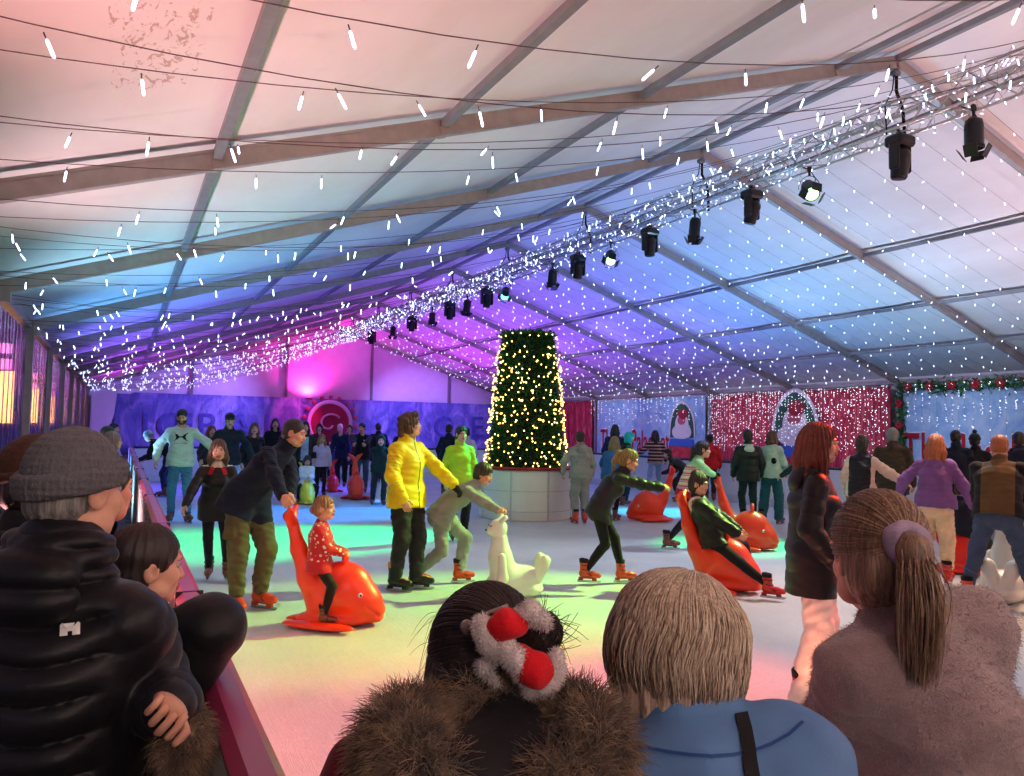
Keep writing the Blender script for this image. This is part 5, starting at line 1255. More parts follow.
# ---- dark haired woman with the fur hood
pc_, J = person('woman with dark brown hair, festive scrunchie bun and fur trimmed hood, seen from behind', (0, 0), 12, 1.62, 0, .007, .0042,
    dict(lean=14, hip=(0, -.10, .93), hL=(-.2, .40, .98), hR=(.2, .40, .98), hpitch=-6, hyaw=4, shrug=.03, sink=.04), 'fair', dict(style='cap', mat=HA['dark'], vol=.012, amp=.3), dict(kind='jacket', mat=cloth('maroon coat cloth', (104, 18, 40)), hem=.25, off=.02, collar=.0, vox=.007), dict(kind='jeans', mat=C['charcoal']), 'shoe', fem=True, head_at=(488, 668, 1.22))
hs, Mh, Hc, s = J['hs'], J['Mh'], J['H'], J['s']; hp = lambda x, y, z: Hc + (Mh @ V(x, y, z)) * hs
DC = .0
hair = kid(pc_, 'hair'); bunc = to_local(pc_, atd(537, 634, 1.115)); st = []
def pull_back(n, tiep, R, amax=2.4):
    out = []; d1 = nrm(((Mh.T @ (tiep - Hc)) / hs - V(0, -.018, .034)) / np.array(R))
    for i in range(n):
        a = RNG.uniform(-amax, amax); el = RNG.uniform(-1.0, 1.45); d0 = nrm(V(math.sin(a) * math.cos(el), -math.cos(a) * math.cos(el), math.sin(el)) * V(1, 1, 1))
        om = math.acos(np.clip(d0 @ d1, -.999, .999)); t = np.linspace(0, 1, 11)
        q = (np.sin((1 - t) * om)[:, None] * d0 + np.sin(t * om)[:, None] * d1) / math.sin(om + 1e-6); out.append(V(0, -.018, .034) + q * np.array(R) * RNG.uniform(1.0, 1.05))
    return Hc + np.array(out) @ Mh.T * hs
st.append(strands(pull_back(2600, bunc, (.088, .108, .102)), .0012 * hs))
low = []
for i in range(900):
    a = RNG.uniform(-1.7, 1.7); t = np.linspace(0, 1, 9)[:, None]; low.append(hp(math.sin(a) * .080, -math.cos(a) * .088 - .012, RNG.uniform(-.07, .0)) + V(0, 0, -1) * t * RNG.uniform(.03, .09) * hs + (Mh @ V(math.sin(a), -math.cos(a), 0)) * .012 * np.sin(t * 3))
st.append(strands(np.array(low), .0012)); bp = []
for i in range(520):
    d = nrm(RNG.normal(size=3)); e = nrm(np.cross(d, RNG.normal(size=3))); t = np.linspace(-1.2, 1.6, 12); k = RNG.uniform(.70, 1.05)
    P = bunc + (np.cos(t)[:, None] * d + np.sin(t)[:, None] * e) * .036 * k
    if i % 4 == 0: P[-4:] += nrm(RNG.normal(size=3) * .6 + J['R2'] * .8 + V(0, 0, .3)) * np.linspace(.005, .040, 4)[:, None]
    bp.append(P)
st.append(strands(np.array(bp), .0011)); fly = []
for i in range(46):
    a = RNG.uniform(-2.6, 1.2); p0 = hp(math.sin(a) * .09, -math.cos(a) * .10, RNG.uniform(-.03, .10)); d = nrm(V(*(Mh @ V(math.sin(a), -math.cos(a), .2))) + RNG.normal(size=3) * .5); t = np.linspace(0, 1, 12)[:, None]
    fly.append(p0 + d * t * RNG.uniform(.02, .06) + V(0, 0, -1) * t ** 2 * RNG.uniform(0, .12))
st.append(strands(np.array(fly), .0004)); add_strands(hair, st)
bu = SDF(); bu.ell(bunc, .034); link('hair_bun', make_mesh('bun', *bu.mesh(.006), HA['dark']), pc_)
redv, flf = cloth('red festive plush', (206, 14, 30)), cloth('white plush trim', (236, 222, 222), bump=.8)
Lp = lambda px, py, d: to_local(pc_, atd(px, py, d))
def blob(pts, r, mat_, name, par, fuzz=0):
    q = SDF(); P = [Lp(*t) for t in pts]; rr = np.broadcast_to(np.asarray(r, float), (len(P),))
    q.chain(P, rr, .008); wv, wf = q.mesh(.0042, lumps(.0025, 150, len(pts)))
    if fuzz: sv, sf = fur_on(wv, wf, fuzz, .006, .0005, (0, 0, -.1), .5, 3); wf = [wf, sf + len(wv)]; wv = np.concatenate([wv, sv])
    return link(name, make_mesh(name, wv, wf, mat_), par)
so = blob([(490, 634, 1.075), (504, 625, 1.06), (520, 622, 1.07)], (.017, .020, .017), redv, 'scrunchie', pc_); so['label'] = 'red and white plush scrunchie shaped like two little hats'
blob([(483, 625, 1.07), (488, 640, 1.06), (495, 654, 1.07)], .0135, flf, 'plush_brim', so, 1500)
blob([(490, 662, 1.075), (484, 668, 1.08), (497, 684, 1.09)], (.007, .008, .006), flf, 'plush_trim', so, 500)
blob([(516, 620, 1.07), (530, 613, 1.07), (543, 622, 1.08)], (.012, .013, .011), flf, 'plush_trim', so, 1200)
blob([(517, 658, 1.065), (532, 668, 1.055), (541, 672, 1.06)], (.018, .024, .019), redv, 'hat_point', so)
blob([(505, 644, 1.06), (514, 660, 1.045), (526, 675, 1.055)], .0125, flf, 'plush_brim', so, 1500)
blob([(556, 656, 1.07), (557, 672, 1.065), (546, 686, 1.065), (530, 691, 1.07)], .0095, flf, 'plush_trim', so, 1300)
cl = MB(); cc = Lp(467, 627, 1.10); cl.sphere(cc, .011, 10); cl.tube([cc, Lp(486, 614, 1.10), Lp(508, 606, 1.11)], .004, 6); cl.build('hair_clip', [plain('clear brown clip', (120, 104, 96), .1, spec=.8)], pc_, True)
# the fur hood lying open on her shoulders, its lining showing between the two sides of the trim
hd = SDF(); hd.chain([Lp(505, 714, 1.12), Lp(508, 742, 1.08), Lp(502, 775, 1.04), Lp(498, 812, 1.01)], [.040, .058, .072, .07], .03); hd.cone(Lp(455, 775, 1.0), Lp(560, 775, 1.0), .05, .05, .03)
part('hood', hd, .0065, nylon('black hood lining', (13, 14, 20), .6), pc_, lumps(.006, 40, 7))
def fur_roll(pts, r, n, L=.040):
    q = SDF(); q.chain([Lp(*t) for t in pts], r, .02); fv, ff = q.mesh(.008, lumps(.007, 60, 3)); sv, sf = fur_on(fv, ff, n, L, .00065, (0, 0, -.25), .6, 5)
    return link('fur_trim', make_mesh('fur', np.concatenate([fv, sv]), [ff, sf + len(fv)], furm), pc_)
fur_roll([(447, 712, 1.13), (478, 700, 1.12), (510, 703, 1.12), (540, 708, 1.13)], [.026, .030, .030, .026], 5000)
fur_roll([(440, 716, 1.12), (412, 728, 1.08), (402, 752, 1.03), (424, 786, .98), (440, 815, .96)], [.030, .040, .046, .046, .040], 9000)
fur_roll([(546, 712, 1.12), (574, 722, 1.08), (588, 748, 1.03), (572, 784, .98), (555, 815, .96)], [.028, .036, .042, .044, .040], 8000)
# ---- blond woman in the blue jacket
pd, J = person('woman with ash blond bob and blue jacket with black shoulder strap, seen from behind', (0, 0), -4, 1.6, 0, .007, .0042,
    dict(lean=28, hip=(0, -.20, .93), hL=(-.22, .42, .95), hR=(.22, .42, .95), hpitch=-4, hyaw=6, wide=.80, shrug=.03, sink=.055, side=-10, hroll=4, elL=(-.3, -.4, -1), elR=(.3, -.4, -1)), 'fair', dict(style='cap', mat=hairmat('ash blond hair', (214, 188, 166), (128, 102, 90)), vol=.018, ridges=25, amp=.5), dict(kind='jacket', mat=nylon('steel blue nylon', (82, 122, 172), .55), hem=.2, off=.03, collar=.02, vox=.0065), dict(kind='jeans', mat=C['charcoal']), 'shoe', fem=True, fat=.98, head_at=(676, 659, 1.22))
hair = kid(pd, 'hair'); hair.data.materials.append(hairmat('silver blond locks', (228, 210, 188), (160, 134, 112))); hair.data.materials.append(hairmat('dark blond locks', (150, 122, 100), (88, 66, 56)))  # paler and darker locks mixed at random through the bob
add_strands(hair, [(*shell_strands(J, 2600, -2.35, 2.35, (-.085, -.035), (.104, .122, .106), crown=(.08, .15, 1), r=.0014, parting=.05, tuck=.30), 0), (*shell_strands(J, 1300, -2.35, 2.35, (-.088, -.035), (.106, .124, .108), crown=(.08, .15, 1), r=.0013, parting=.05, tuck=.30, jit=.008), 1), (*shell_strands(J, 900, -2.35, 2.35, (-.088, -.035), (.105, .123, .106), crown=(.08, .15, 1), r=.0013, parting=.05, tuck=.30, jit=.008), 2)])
jk = kid(pd, 'jacket'); cb = SDF(); tc = np.linspace(0, 2 * math.pi, 25)
for a, b in zip(tc[:-1], tc[1:]): cb.cone(*[J['N'] + (J['R2'] * math.cos(t) * .076 + J['F2'] * (math.sin(t) * .076 + .012)) * J['s'] + J['u2'] * .035 for t in (a, b)], .024, .024, .006)
part('collar', cb, .006, C['black'], pd)
rel = lambda px, py, d: None
def strap_path(pts, cx, cy, d): return [((x - cx) * d / F_PX, -(y - cy) * d / F_PX) for x, y in pts]
pixel_decal(jk, 748, 740, ribbon_polys(strap_path([(738, 690), (742, 705), (745, 718), (747, 730), (748, 743), (748, 755), (749, 770), (749, 790), (750, 812), (750, 830), (752, 860)], 748, 740, 1.25), .018), C['black'], 'shoulder_strap', .005, 1.25)
pixel_decal(jk, 700, 725, ribbon_polys(strap_path([(612, 728), (625, 734), (638, 738), (655, 742), (672, 745), (690, 747), (707, 748), (725, 747), (742, 744), (757, 739), (772, 732), (786, 722), (798, 710)], 700, 725, 1.25), .004), nylon('blue seam', (30, 70, 132), .6), 'yoke_seam', .003, 1.25)
# ---- woman with the ponytail in the fluffy jumper
fuzz = cloth('fluffy mauve grey knit', (150, 128, 130), fold=30, bump=.8, sheen=.6)
pe, J = person('woman with fair ponytail and lilac scrunchie in fluffy mauve grey jumper, seen from behind', (0, 0), -34, 1.68, 0, .007, .004,
    dict(lean=10, hip=(0, -.08, .93), hL=(-.16, .36, 1.0), hR=(.16, .36, .98), hpitch=-4, hyaw=8, wide=.80, shrug=.02, sink=.045, side=-15, elL=(-.3, -.4, -1), elR=(.3, -.4, -1)), 'fair', dict(style='ponytail', mat=hairmat('ash brown hair', (150, 116, 92), (76, 56, 46)), vol=.010, len=.22, pz=.035, ridges=23, amp=.25), dict(kind='jumper', mat=fuzz, off=.012, blend=.08, hem=.14, collar=.035, vox=.0065), dict(kind='jeans', mat=C['charcoal']), 'shoe', fem=True, fat=.96, head_at=(876, 556, 1.62))
jm = kid(pe, 'jumper'); v, f = geo(jm); add_strands(jm, [(*fur_on(v, f, 26000, .011, .00042, (0, 0, -.3), .8, 3), 0)])
hs, Mh, Hc, s = J['hs'], J['Mh'], J['H'], J['s']; hp = lambda x, y, z: Hc + (Mh @ V(x, y, z)) * hs
hair = kid(pe, 'hair'); hair.data.materials.append(hairmat('fair streaks', (198, 168, 138), (130, 100, 80))); tie = hp(0, -.128, .035); L1 = []
for i in range(2600):
    a = RNG.uniform(-1.9, 1.9) if i % 3 else RNG.uniform(-2.5, 2.5); el = RNG.uniform(-.9, 1.45); d0 = V(math.sin(a) * math.cos(el), -math.cos(a) * math.cos(el), math.sin(el)); d0 = d0 if d0[1] < .62 else d0 * V(1, .6, 1)
    d1 = nrm(V(0, -.99, .05)); om = math.acos(np.clip(nrm(d0) @ d1, -.999, .999)); t = np.linspace(0, 1, 10)
    q = (np.sin((1 - t) * om)[:, None] * nrm(d0) + np.sin(t * om)[:, None] * d1) / math.sin(om + 1e-6); k = RNG.uniform(1.0, 1.045)
    L1.append(V(0, -.018, .034) + q * np.array([.089, .109, .103]) * k)
L1 = np.array(L1); st = [(*strands(Hc + L1[:1900] @ Mh.T * hs, .0011 * hs), 0), (*strands(Hc + L1[1900:] @ Mh.T * hs, .0011 * hs), 1)]; tl = []
for i in range(1300):
    o = RNG.normal(size=3) * V(.008, .008, .006); t = np.linspace(0, 1, 12)[:, None]; sp = RNG.normal(size=3) * V(.009, .008, 0); ln = RNG.uniform(.15, .25)
    tl.append(tie + Mh @ V(0, -.01, 0) + o + (Mh @ V(0, -.05, 0)) * np.sin(np.minimum(t * 2.2, 1.57)) + sp * np.sin(t * 2.4) * 1.5 + V(0, 0, -1) * t ** 1.25 * ln + V(*(-J['R2'])) * .01 * t ** 2 + .003 * np.sin(t * 9 + i))
tl = np.array(tl); st += [(*strands(tl[:800], .0013), 0), (*strands(tl[800:], .0012), 1)]; wisps = []
for i in range(60):
    p0 = hp(RNG.uniform(.02, .085), RNG.uniform(-.09, -.03), RNG.uniform(-.10, .02)); t = np.linspace(0, 1, 9)[:, None]; wisps.append(p0 + (Mh @ nrm(V(1, -.3, -.6) + RNG.normal(size=3) * .4)) * t * RNG.uniform(.03, .09))
st.append((*strands(np.array(wisps), .0004), 1)); add_strands(hair, st)
scr = SDF(); sax = nrm(Mh @ V(0, -1, .1)); e1 = nrm(np.cross(sax, UPZ)); e2 = np.cross(e1, sax); ts = np.linspace(0, 2 * math.pi, 25)
for a, b in zip(ts[:-1], ts[1:]): scr.cone(tie + (e1 * math.cos(a) + e2 * math.sin(a)) * .030, tie + (e1 * math.cos(b) + e2 * math.sin(b)) * .030, .015, .015, .006)
so = part('scrunchie', scr, .004, cloth('lilac grey scrunchie', (158, 140, 166), bump=.6), pe, lumps(.003, 130, 3)); so['label'] = 'lilac grey scrunchie'
nk = MB(); nk.tube([J['N'] + (J['R2'] * math.cos(t) * .066 + J['F2'] * math.sin(t) * .066) * s + J['u2'] * .055 * s for t in np.linspace(0, 6.28, 30)], .0018, 5); nk.build('necklace', [plain('fine dark chain', (90, 70, 60), .3, .9)], pe, True)
# ---------------------------------------------------------------- the dressed tree on its round planter
_tp = atz(525, 522); TP = _tp + nrm(V(_tp[0], _tp[1], 0)) * .93
tree = empty('christmas_tree', TP + V(0, 0, 1.0), 0, 'tall flat topped green christmas tree wound with warm lights, standing on the white round planter', 'christmas tree')
TH, TB, TT = 2.62, .80, .55
def tree_r(q): return TB + (TT - TB) * q
mb = MB(); mb.lathe([(.02, 0)] + [(tree_r(q) - .10, q * TH) for q in np.linspace(0, 1, 9)] + [(.02, TH)], 40, mi=0)
n = 15000; r = np.random.default_rng(4); q = r.uniform(0, 1, n); a = r.uniform(0, 2 * np.pi, n); top = r.random(n) < .07
rr = np.where(top, r.uniform(0, TT, n), tree_r(q) - .13); zz = np.where(top, TH - .04, q * TH)
base = np.stack([np.cos(a) * rr, np.sin(a) * rr, zz], 1); out = np.stack([np.cos(a), np.sin(a), np.zeros(n)], 1) + r.normal(size=(n, 3)) * .45 + V(0, 0, .25); out[top] += V(0, 0, 1.2)
out /= np.linalg.norm(out, axis=1)[:, None]; L = r.uniform(.08, .17, n)[:, None]; sd_ = np.cross(out, r.normal(size=(n, 3))); sd_ /= np.linalg.norm(sd_, axis=1)[:, None]; W_ = r.uniform(.008, .018, n)[:, None]
v = np.stack([base - sd_ * W_ * .4, base + out * L * .5 - sd_ * W_, base + out * L, base + out * L * .5 + sd_ * W_], 1).reshape(-1, 3); k = np.arange(n)[:, None] * 4
mb.add(v, k + np.arange(4)[None], 1)
fo = [plain('dark spruce core', (14, 34, 20), .8), plain('spruce needles', (34, 92, 46), .6, var=.4, scale=9)]
mb.build('foliage', fo, tree)
warm = glow('warm tree bulb', (255, 204, 112), 5.5)
spiral = []
m = 620; q = (np.arange(m) + .5) / m; q = 1 - np.sqrt(1 - q * .999) * 1.0 if False else q
bpts = []
for i in range(m):
    z = (r.uniform(0, 1) * .86 + .14 * r.beta(.5, 2.0)); a_ = r.uniform(0, 2 * np.pi); R_ = tree_r(z) + .035 + r.uniform(-.02, .03); bpts.append(V(math.cos(a_) * R_, math.sin(a_) * R_, z * TH))
for z_ in np.linspace(.02, .98, 7):
    for a_ in np.arange(0, 2 * np.pi, .30): bpts.append(V(math.cos(a_ + z_) * (tree_r(z_) + .03), math.sin(a_ + z_) * (tree_r(z_) + .03), TH * (z_ + .012 * math.sin(a_ * 5)) ))
vd = nrm(V(-TP[0], -TP[1], 0)); bpts.sort(key=lambda p: -(p @ vd))
bm0 = MB(); bm0.sphere((0, 0, 0), .0155, 6); bulb_me = bm0.mesh('tree_bulb', [warm], True)
for p in bpts[:100]: o = link('bulb', bulb_me, tree); o.location = [float(t) for t in p]
mb = MB()
for p in bpts[100:]: mb.sphere(p, .0155, 6)
tag(mb.build('bulbs', [warm], tree, True), kind='stuff')
mb = MB()
for w_ in range(6):
    t = np.linspace(0, 1, 60); a_ = t * 2 * np.pi * 2 + w_; z_ = np.clip(t * .5 + w_ * .09, 0, 1); mb.tube(np.stack([np.cos(a_) * (tree_r(z_) + .02), np.sin(a_) * (tree_r(z_) + .02), z_ * TH], 1), .004, 4)
mb.build('wire', [plain('green wire', (16, 40, 22), .6)], tree)
pl = empty('round_planter', TP, 0, 'low round white planter wall with red rim under the tall tree', 'planter')
mb = MB(); mb.lathe([(0.90, 0), (0.92, .02), (0.92, .93), (0.89, .96)], 64); mb.build('wall', [plain('white planter panel', (226, 226, 222), .4, var=.04, scale=2)], pl, False)
mb = MB()
for z_ in (.18, .56): mb.lathe([(.921, z_ - .008), (.930, z_ - .008), (.930, z_ + .008), (.921, z_ + .008)], 64, cap=False)
mb.build('seam_band', [plain('pale seam', (196, 198, 198), .4)], pl)
for a_ in np.arange(0, 2 * np.pi, np.pi / 4):
    mb = MB(); mb.box((math.cos(a_) * .922, math.sin(a_) * .922, .47), (.02, .035, .93), rotz(a_)); mb.build('joint_strip', [plain('pale seam', (196, 198, 198), .4)], pl)
mb = MB(); mb.lathe([(.5, .955), (.95, .955), (.97, .975), (.95, 1.0), (.5, 1.0)], 64); mb.build('rim', [plain('red felt rim', (150, 30, 34), .7, bump=.2)], pl)

# ---------------------------------------------------------------- truss under the ridge, with its stage lamps
TZ, TS = 7.10, .23
truss = empty('lighting_truss', (X0, YN + .6, TZ), 0, 'long aluminium box truss hung below the ridge of the tent', 'truss')
TL = 46.2 - (YN + .6)
ta = plain('bright truss aluminium', (186, 188, 192), .3, .85, var=.06)
for sx in (-1, 1):
    for sz in (-1, 1):
        mb = MB(); mb.tube([(sx * TS, 0, sz * TS), (sx * TS, TL, sz * TS)], .026, 8); mb.build('chord', [ta], truss, True)
nb = int(TL / .5)
for fi, (c1, c2) in enumerate((((-1, -1), (-1, 1)), ((1, -1), (1, 1)), ((-1, 1), (1, 1)), ((-1, -1), (1, -1)))):
    mb = MB()
    for k in range(nb):
        a_, b_ = (c1, c2) if k % 2 else (c2, c1); mb.tube([(a_[0] * TS, k * .5, a_[1] * TS), (b_[0] * TS, (k + 1) * .5, b_[1] * TS)], .013, 5)
    mb.build('lacing', [ta], truss, True)
strap_m = cloth('black round sling', (16, 16, 18))
for y in FY[1:-1]:
    s_ = empty('truss_sling', (X0, y, ZR - .33), 0, 'black webbing sling holding the truss up to a roof beam', 'sling', 'black slings along the truss')
    for sx in (-1, 1):
        mb = MB(); mb.tube([(sx * .03, 0, .02), (sx * .05, .02, -.25), (sx * TS, .03, TZ + TS - ZR + .33), (sx * TS, .0, TZ - TS - ZR + .27)], .028, 6, flat=.4); mb.build('leg_strap', [strap_m], s_, True)
    mb = MB(); mb.bevbox((0, 0, .04), (.16, .12, .09), .02); mb.build('shackle', [plain('steel shackle', (120, 122, 126), .35, .9)], s_)
# lamps
blk = plain('black lamp housing', (22, 22, 25), .45, var=.1, coat=.1); dark_lens = plain('dark lamp glass', (60, 62, 70), .12, spec=.8)
def par_can(lens, tilt, yaw, sc=1.0):
    R_ = rotz(yaw) @ rotx(tilt)                       # lens points along -z before tilting
    root = empty('par_can', (0, 0, 0))
    mb = MB(); mb.lathe([(.05, .20), (.10, .17), (.115, .10), (.115, -.16), (.125, -.17), (.125, -.20), (.11, -.20)], 20, (0, 0, -.34), R_); mb.build('body', [blk], root, True)
    mb = MB(); mb.lathe([(.002, -.206), (.106, -.203)], 20, (0, 0, -.34), R_, cap=False); mb.build('lens', [lens], root, True)
    mb = MB()
    for k in range(4):
        a_ = k * np.pi / 2 + .3; mb.box(V(0, 0, -.34) + R_ @ V(math.cos(a_) * .15, math.sin(a_) * .15, -.26), (.16, .008, .16), R_ @ rotz(a_ + np.pi / 2) @ rotx(.5))
    mb.build('barn_door', [blk], root)
    mb = MB(); t = np.linspace(0, np.pi, 11); mb.tube(np.stack([np.cos(t) * .17, np.zeros(11), -.34 + np.sin(t) * .22], 1) @ rotz(yaw).T, .012, 6, flat=.4); mb.build('yoke', [blk], root, True)
    mb = MB(); mb.tube([(0, 0, -.12), (0, 0, .02)], .02, 6); mb.bevbox((0, 0, 0), (.07, .05, .09), .012); mb.build('hook_clamp', [blk], root)
    mb = MB(); mb.tube([(.10, .0, -.25), (.2, .05, -.12), (.12, .1, .03), (.0, .2, .1)], .009, 5); mb.build('cable', [blk], root, True)
    root.scale = (sc, sc, sc); return root
def moving_head(lens, tilt, yaw, sc=1.0):
    R_ = rotz(yaw) @ rotx(tilt); root = empty('moving_head_lamp', (0, 0, 0))
    mb = MB(); mb.bevbox((0, 0, -.10), (.30, .24, .14), .03); mb.build('base', [blk], root)
    for sx in (-1, 1):
        mb = MB(); mb.bevbox(rotz(yaw) @ V(sx * .145, 0, -.30), (.05, .13, .34), .02, rotz(yaw)); mb.build('arm_bracket', [blk], root)
    h = SDF(); h.cone(V(0, 0, -.38) + R_ @ V(0, 0, .09), V(0, 0, -.38) + R_ @ V(0, 0, -.15), .115, .095, .02); h.cut(V(0, 0, -.38) + R_ @ V(0, 0, -.17), R_ @ V(0, 0, -1), .006)
    part('head', h, .014, blk, root)
    mb = MB(); mb.lathe([(.002, -.182), (.082, -.179)], 18, (0, 0, -.38), R_, cap=False); mb.build('lens', [lens], root, True)
    mb = MB(); mb.bevbox((0, 0, -.0), (.10, .05, .09), .012); mb.build('hook_clamp', [blk], root)
    root.scale = (sc, sc, sc); return root
gl_w = glow('lit white green lens', (176, 255, 150), 4, True); gl_g = glow('lit cyan lens', (110, 255, 230), 4, True)
def on_truss(px):                                      # y of the truss point seen in a photo column
    best = min(np.linspace(4, 46, 4000), key=lambda y: abs((lambda P: 512 + F_PX * (P @ CR) / (P @ CF))(V(X0, y, TZ - .3) - CAM) - px)); return best
lampspec = [(971, 'p', 0, 0, 1), (900, 'm', .1, .2, 1.15), (807, 'g', -.9, -.6, 1), (752, 'm', .25, .4, 1.1), (693, 'p', .1, .3, .95), (650, 'm', .0, .2, 1.1), (609, 'g', -.9, -.6, 1), (578, 'm', .1, .1, 1.1), (551, 'p', .5, -.4, 1), (504, 'c', -.8, -.6, 1),
            (487, 'm', .1, 0, 1.1), (466, 'p', .2, .4, 1), (450, 'm', 0, .1, 1.1), (431, 'p', .6, -.3, 1), (412, 'm', .1, 0, 1.1), (392, 'p', .1, .2, 1), (372, 'm', .1, .3, 1.1)]
ordinal = 'nearest second third fourth fifth sixth seventh eighth ninth tenth eleventh twelfth thirteenth fourteenth fifteenth sixteenth seventeenth'.split()
LAMPS = []
for i, (px, k, tl, yw, sc) in enumerate(lampspec):
    y = on_truss(px)
    o = moving_head(dark_lens, tl, yw, sc * 1.22) if k == 'm' else par_can({'p': dark_lens, 'g': gl_w, 'c': gl_g}[k], tl, yw, sc * 1.2)
    o.location = (X0 + (.0 if k == 'm' else .06), float(y), TZ - TS - .02)
    lab = {'m': 'black moving head lamp', 'p': 'black par can with yoke, unlit,', 'g': 'black par can glowing green white', 'c': 'black par can glowing cyan'}[k]
    o['label'] = f'{lab} hung on the truss, {ordinal[i]} lamp from the viewer'; o['category'] = 'stage lamp'; o['group'] = 'stage lamps along the truss'
    LAMPS.append((y, k))

# ---------------------------------------------------------------- white string lights
bulbd = glow('faint white bulb', (226, 224, 244), 3.2)
bulbw = glow('cold white bulb', (206, 222, 255), 5.0); wirem = plain('dark light cable', (92, 78, 82), .7)
def bulb_mesh(L, r0):
    mb = MB(); mb.lathe([(r0 * .5, 0), (r0, -.01), (r0, -L + .01), (r0 * .5, -L)], 6, mi=0); mb.tube([(0, 0, .035), (0, 0, -.002)], r0 * .45, 4, 1); return mb.mesh('bulb', [bulbw, wirem], True)
BM = bulb_mesh(.095, .0085)
rs = np.random.default_rng(11)
def sag(a, b, s, n=22, wob=.0):
    t = np.linspace(0, 1, n); P = a[None] + (b - a)[None] * t[:, None]; P[:, 2] -= s * 4 * t * (1 - t); P[:, 2] += wob * np.sin(t * 17); return P
def string(a, b, s, nbulb, sep, label, group, L=1.0, drop=0.06):
    P = sag(a, b, s); root = empty('string_light', a, 0, label, 'string lights', group)
    mb = MB(); mb.tube(P - a, .0038 if sep else .0035, 4)
    t = (np.arange(nbulb) + rs.uniform(.2, .8, nbulb)) / nbulb; idx = t * (len(P) - 1); i0 = np.minimum(idx.astype(int), len(P) - 2); fr = idx - i0
    B = P[i0] + (P[i0 + 1] - P[i0]) * fr[:, None] - a - V(0, 0, drop)
    if sep:
        mb.build('cable', [wirem], root, True)
        for p in B:
            o = link('bulb', BM, root); o.location = [float(q) for q in p]; o.rotation_euler = (rs.normal() * .25, rs.normal() * .35, 0); o.scale = (L, L, L)
    else:
        for p in B: mb.lathe([(.010 * L, 0), (.013 * L, -.045 * L), (.010 * L, -.09 * L)], 5, p, rotx(rs.normal() * .3) @ roty(rs.normal() * .4), 1)
        o = mb.build('string_light_cable', [wirem, bulbw], root, True); o.name = 'cable_with_bulbs'
    return root
y = 1.6; i = 0
while y < 48:
    near = y < 17
    string(V(XL + .1, y, ZE - rs.uniform(.0, .25)), V(X0 - .25, y + rs.uniform(-.5, .5), TZ + rs.uniform(-.1, .4)), rs.uniform(.6, 1.3), 13 if near else 18, near,
           'white icicle string light sagging from the left eave to the truss', 'string lights across the left roof slope', 1.0 if near else .75)
    y += rs.uniform(.62, .8) if y < 25 else rs.uniform(.42, .55); i += 1
y = 5.2
while y < 48:
    string(V(X0 + .3, y, TZ + .5), V(XR - .1, y + rs.uniform(-.2, .2), ZE + .05), rs.uniform(.05, .25), 19, False, 'fine white string light running from the truss down to the right eave', 'string lights across the right roof slope', .62 if y < 20 else .85, .03)
    y += rs.uniform(.60, .72)
# dense sparkle wound about the truss
for k, (y0, y1) in enumerate(zip(FY[1:-1], FY[2:])):
    y1 = min(y1, 46.2); n = 130 if y0 < 20 else 190; mb = MB()
    yy = np.sort(rs.uniform(y0, y1, n)); an = np.cumsum(rs.uniform(.5, 1.4, n)); rr = rs.uniform(.24, .46, n)
    P = np.stack([np.cos(an) * rr, yy - y0, np.sin(an) * rr], 1); mb.tube(P, .004, 3)
    for p in P: mb.lathe([(.005, 0), (.007, -.02), (.005, -.05)], 5, p, rotx(rs.normal() * .9) @ roty(rs.normal() * .9), 1)
    root = empty('truss_string_light', (X0, y0, TZ), 0, 'cold white fairy lights wound densely round one bay of the truss', 'string lights', 'fairy lights wound round the truss')
    tag(mb.build('wound_lights', [plain('silver light cable', (150, 152, 160), .5), bulbw], root, True), kind='stuff')

# ---------------------------------------------------------------- hangings on the right wall
XW = XR - .16
def tinsel():
    t = NT('red tinsel curtain'); co = t.co('Object', (1, 1, .12)); f = t.noise(co, 16, 4, .6, .3); g = t.noise(t.co('Object', (1, 1, .5)), 60, 3, .6)
    k = t.ramp(f, [(.25, lin((120, 20, 42))), (.5, lin((206, 48, 74))), (.75, lin((244, 140, 150)))])
    t.set(Base_Color=k, Roughness=t.ramp(g, [(.3, (.15,) * 3), (.7, (.5,) * 3)]), Metallic=.45); t.bump(t.math('ADD', f, g), .8, .03); return t.m
tins = tinsel()
def wavy_panel(name, y0, y1, z0, z1, mat, amp, x=XW, parent=None, nz=6, frq=9):
    ny = int((y1 - y0) * 14) + 2; v = []
    for yy in np.linspace(y0, y1, ny):
        for zz in np.linspace(z0, z1, nz): v.append((x - amp * (1 + math.sin(yy * frq + .6 * math.sin(zz * 1.3))), yy, zz))
    i, j = np.meshgrid(np.arange(ny - 1), np.arange(nz - 1), indexing='ij'); b = (i * nz + j).ravel()
    me = make_mesh(name, v, np.stack([b, b + 1, b + nz + 1, b + nz], 1), mat); me.update()
    o = link(name, me, parent); md = o.modifiers.new('thick', 'SOLIDIFY'); md.thickness = .012; return o
c1 = tag(wavy_panel('tinsel_curtain', FY[5] + .2, FY[7] - .2, .02, ZE - .22, tins, .05), 'wide red tinsel curtain between two tent posts behind the mint hoodie', 'curtain')
c2 = tag(wavy_panel('tinsel_curtain', FY[9] + .2, FY[10] - .2, .02, ZE - .22, tins, .05), 'narrow red tinsel curtain beside the tree, beyond the lettered banner', 'curtain')
def banner_mat(name, a, b, c):
    t = NT(name); f = t.noise(t.co('Object'), 1.6, 5, .6, .8); g = t.noise(t.co('Object'), 7, 4)
    k = t.ramp(f, [(.25, lin(a)), (.5, lin(b)), (.8, lin(c))]); k = t.mix(t.math('MULTIPLY', t.math('GREATER_THAN', g, .62), .25), k, lin((236, 244, 255)))
    t.set(Base_Color=k, Roughness=.45); return t.m
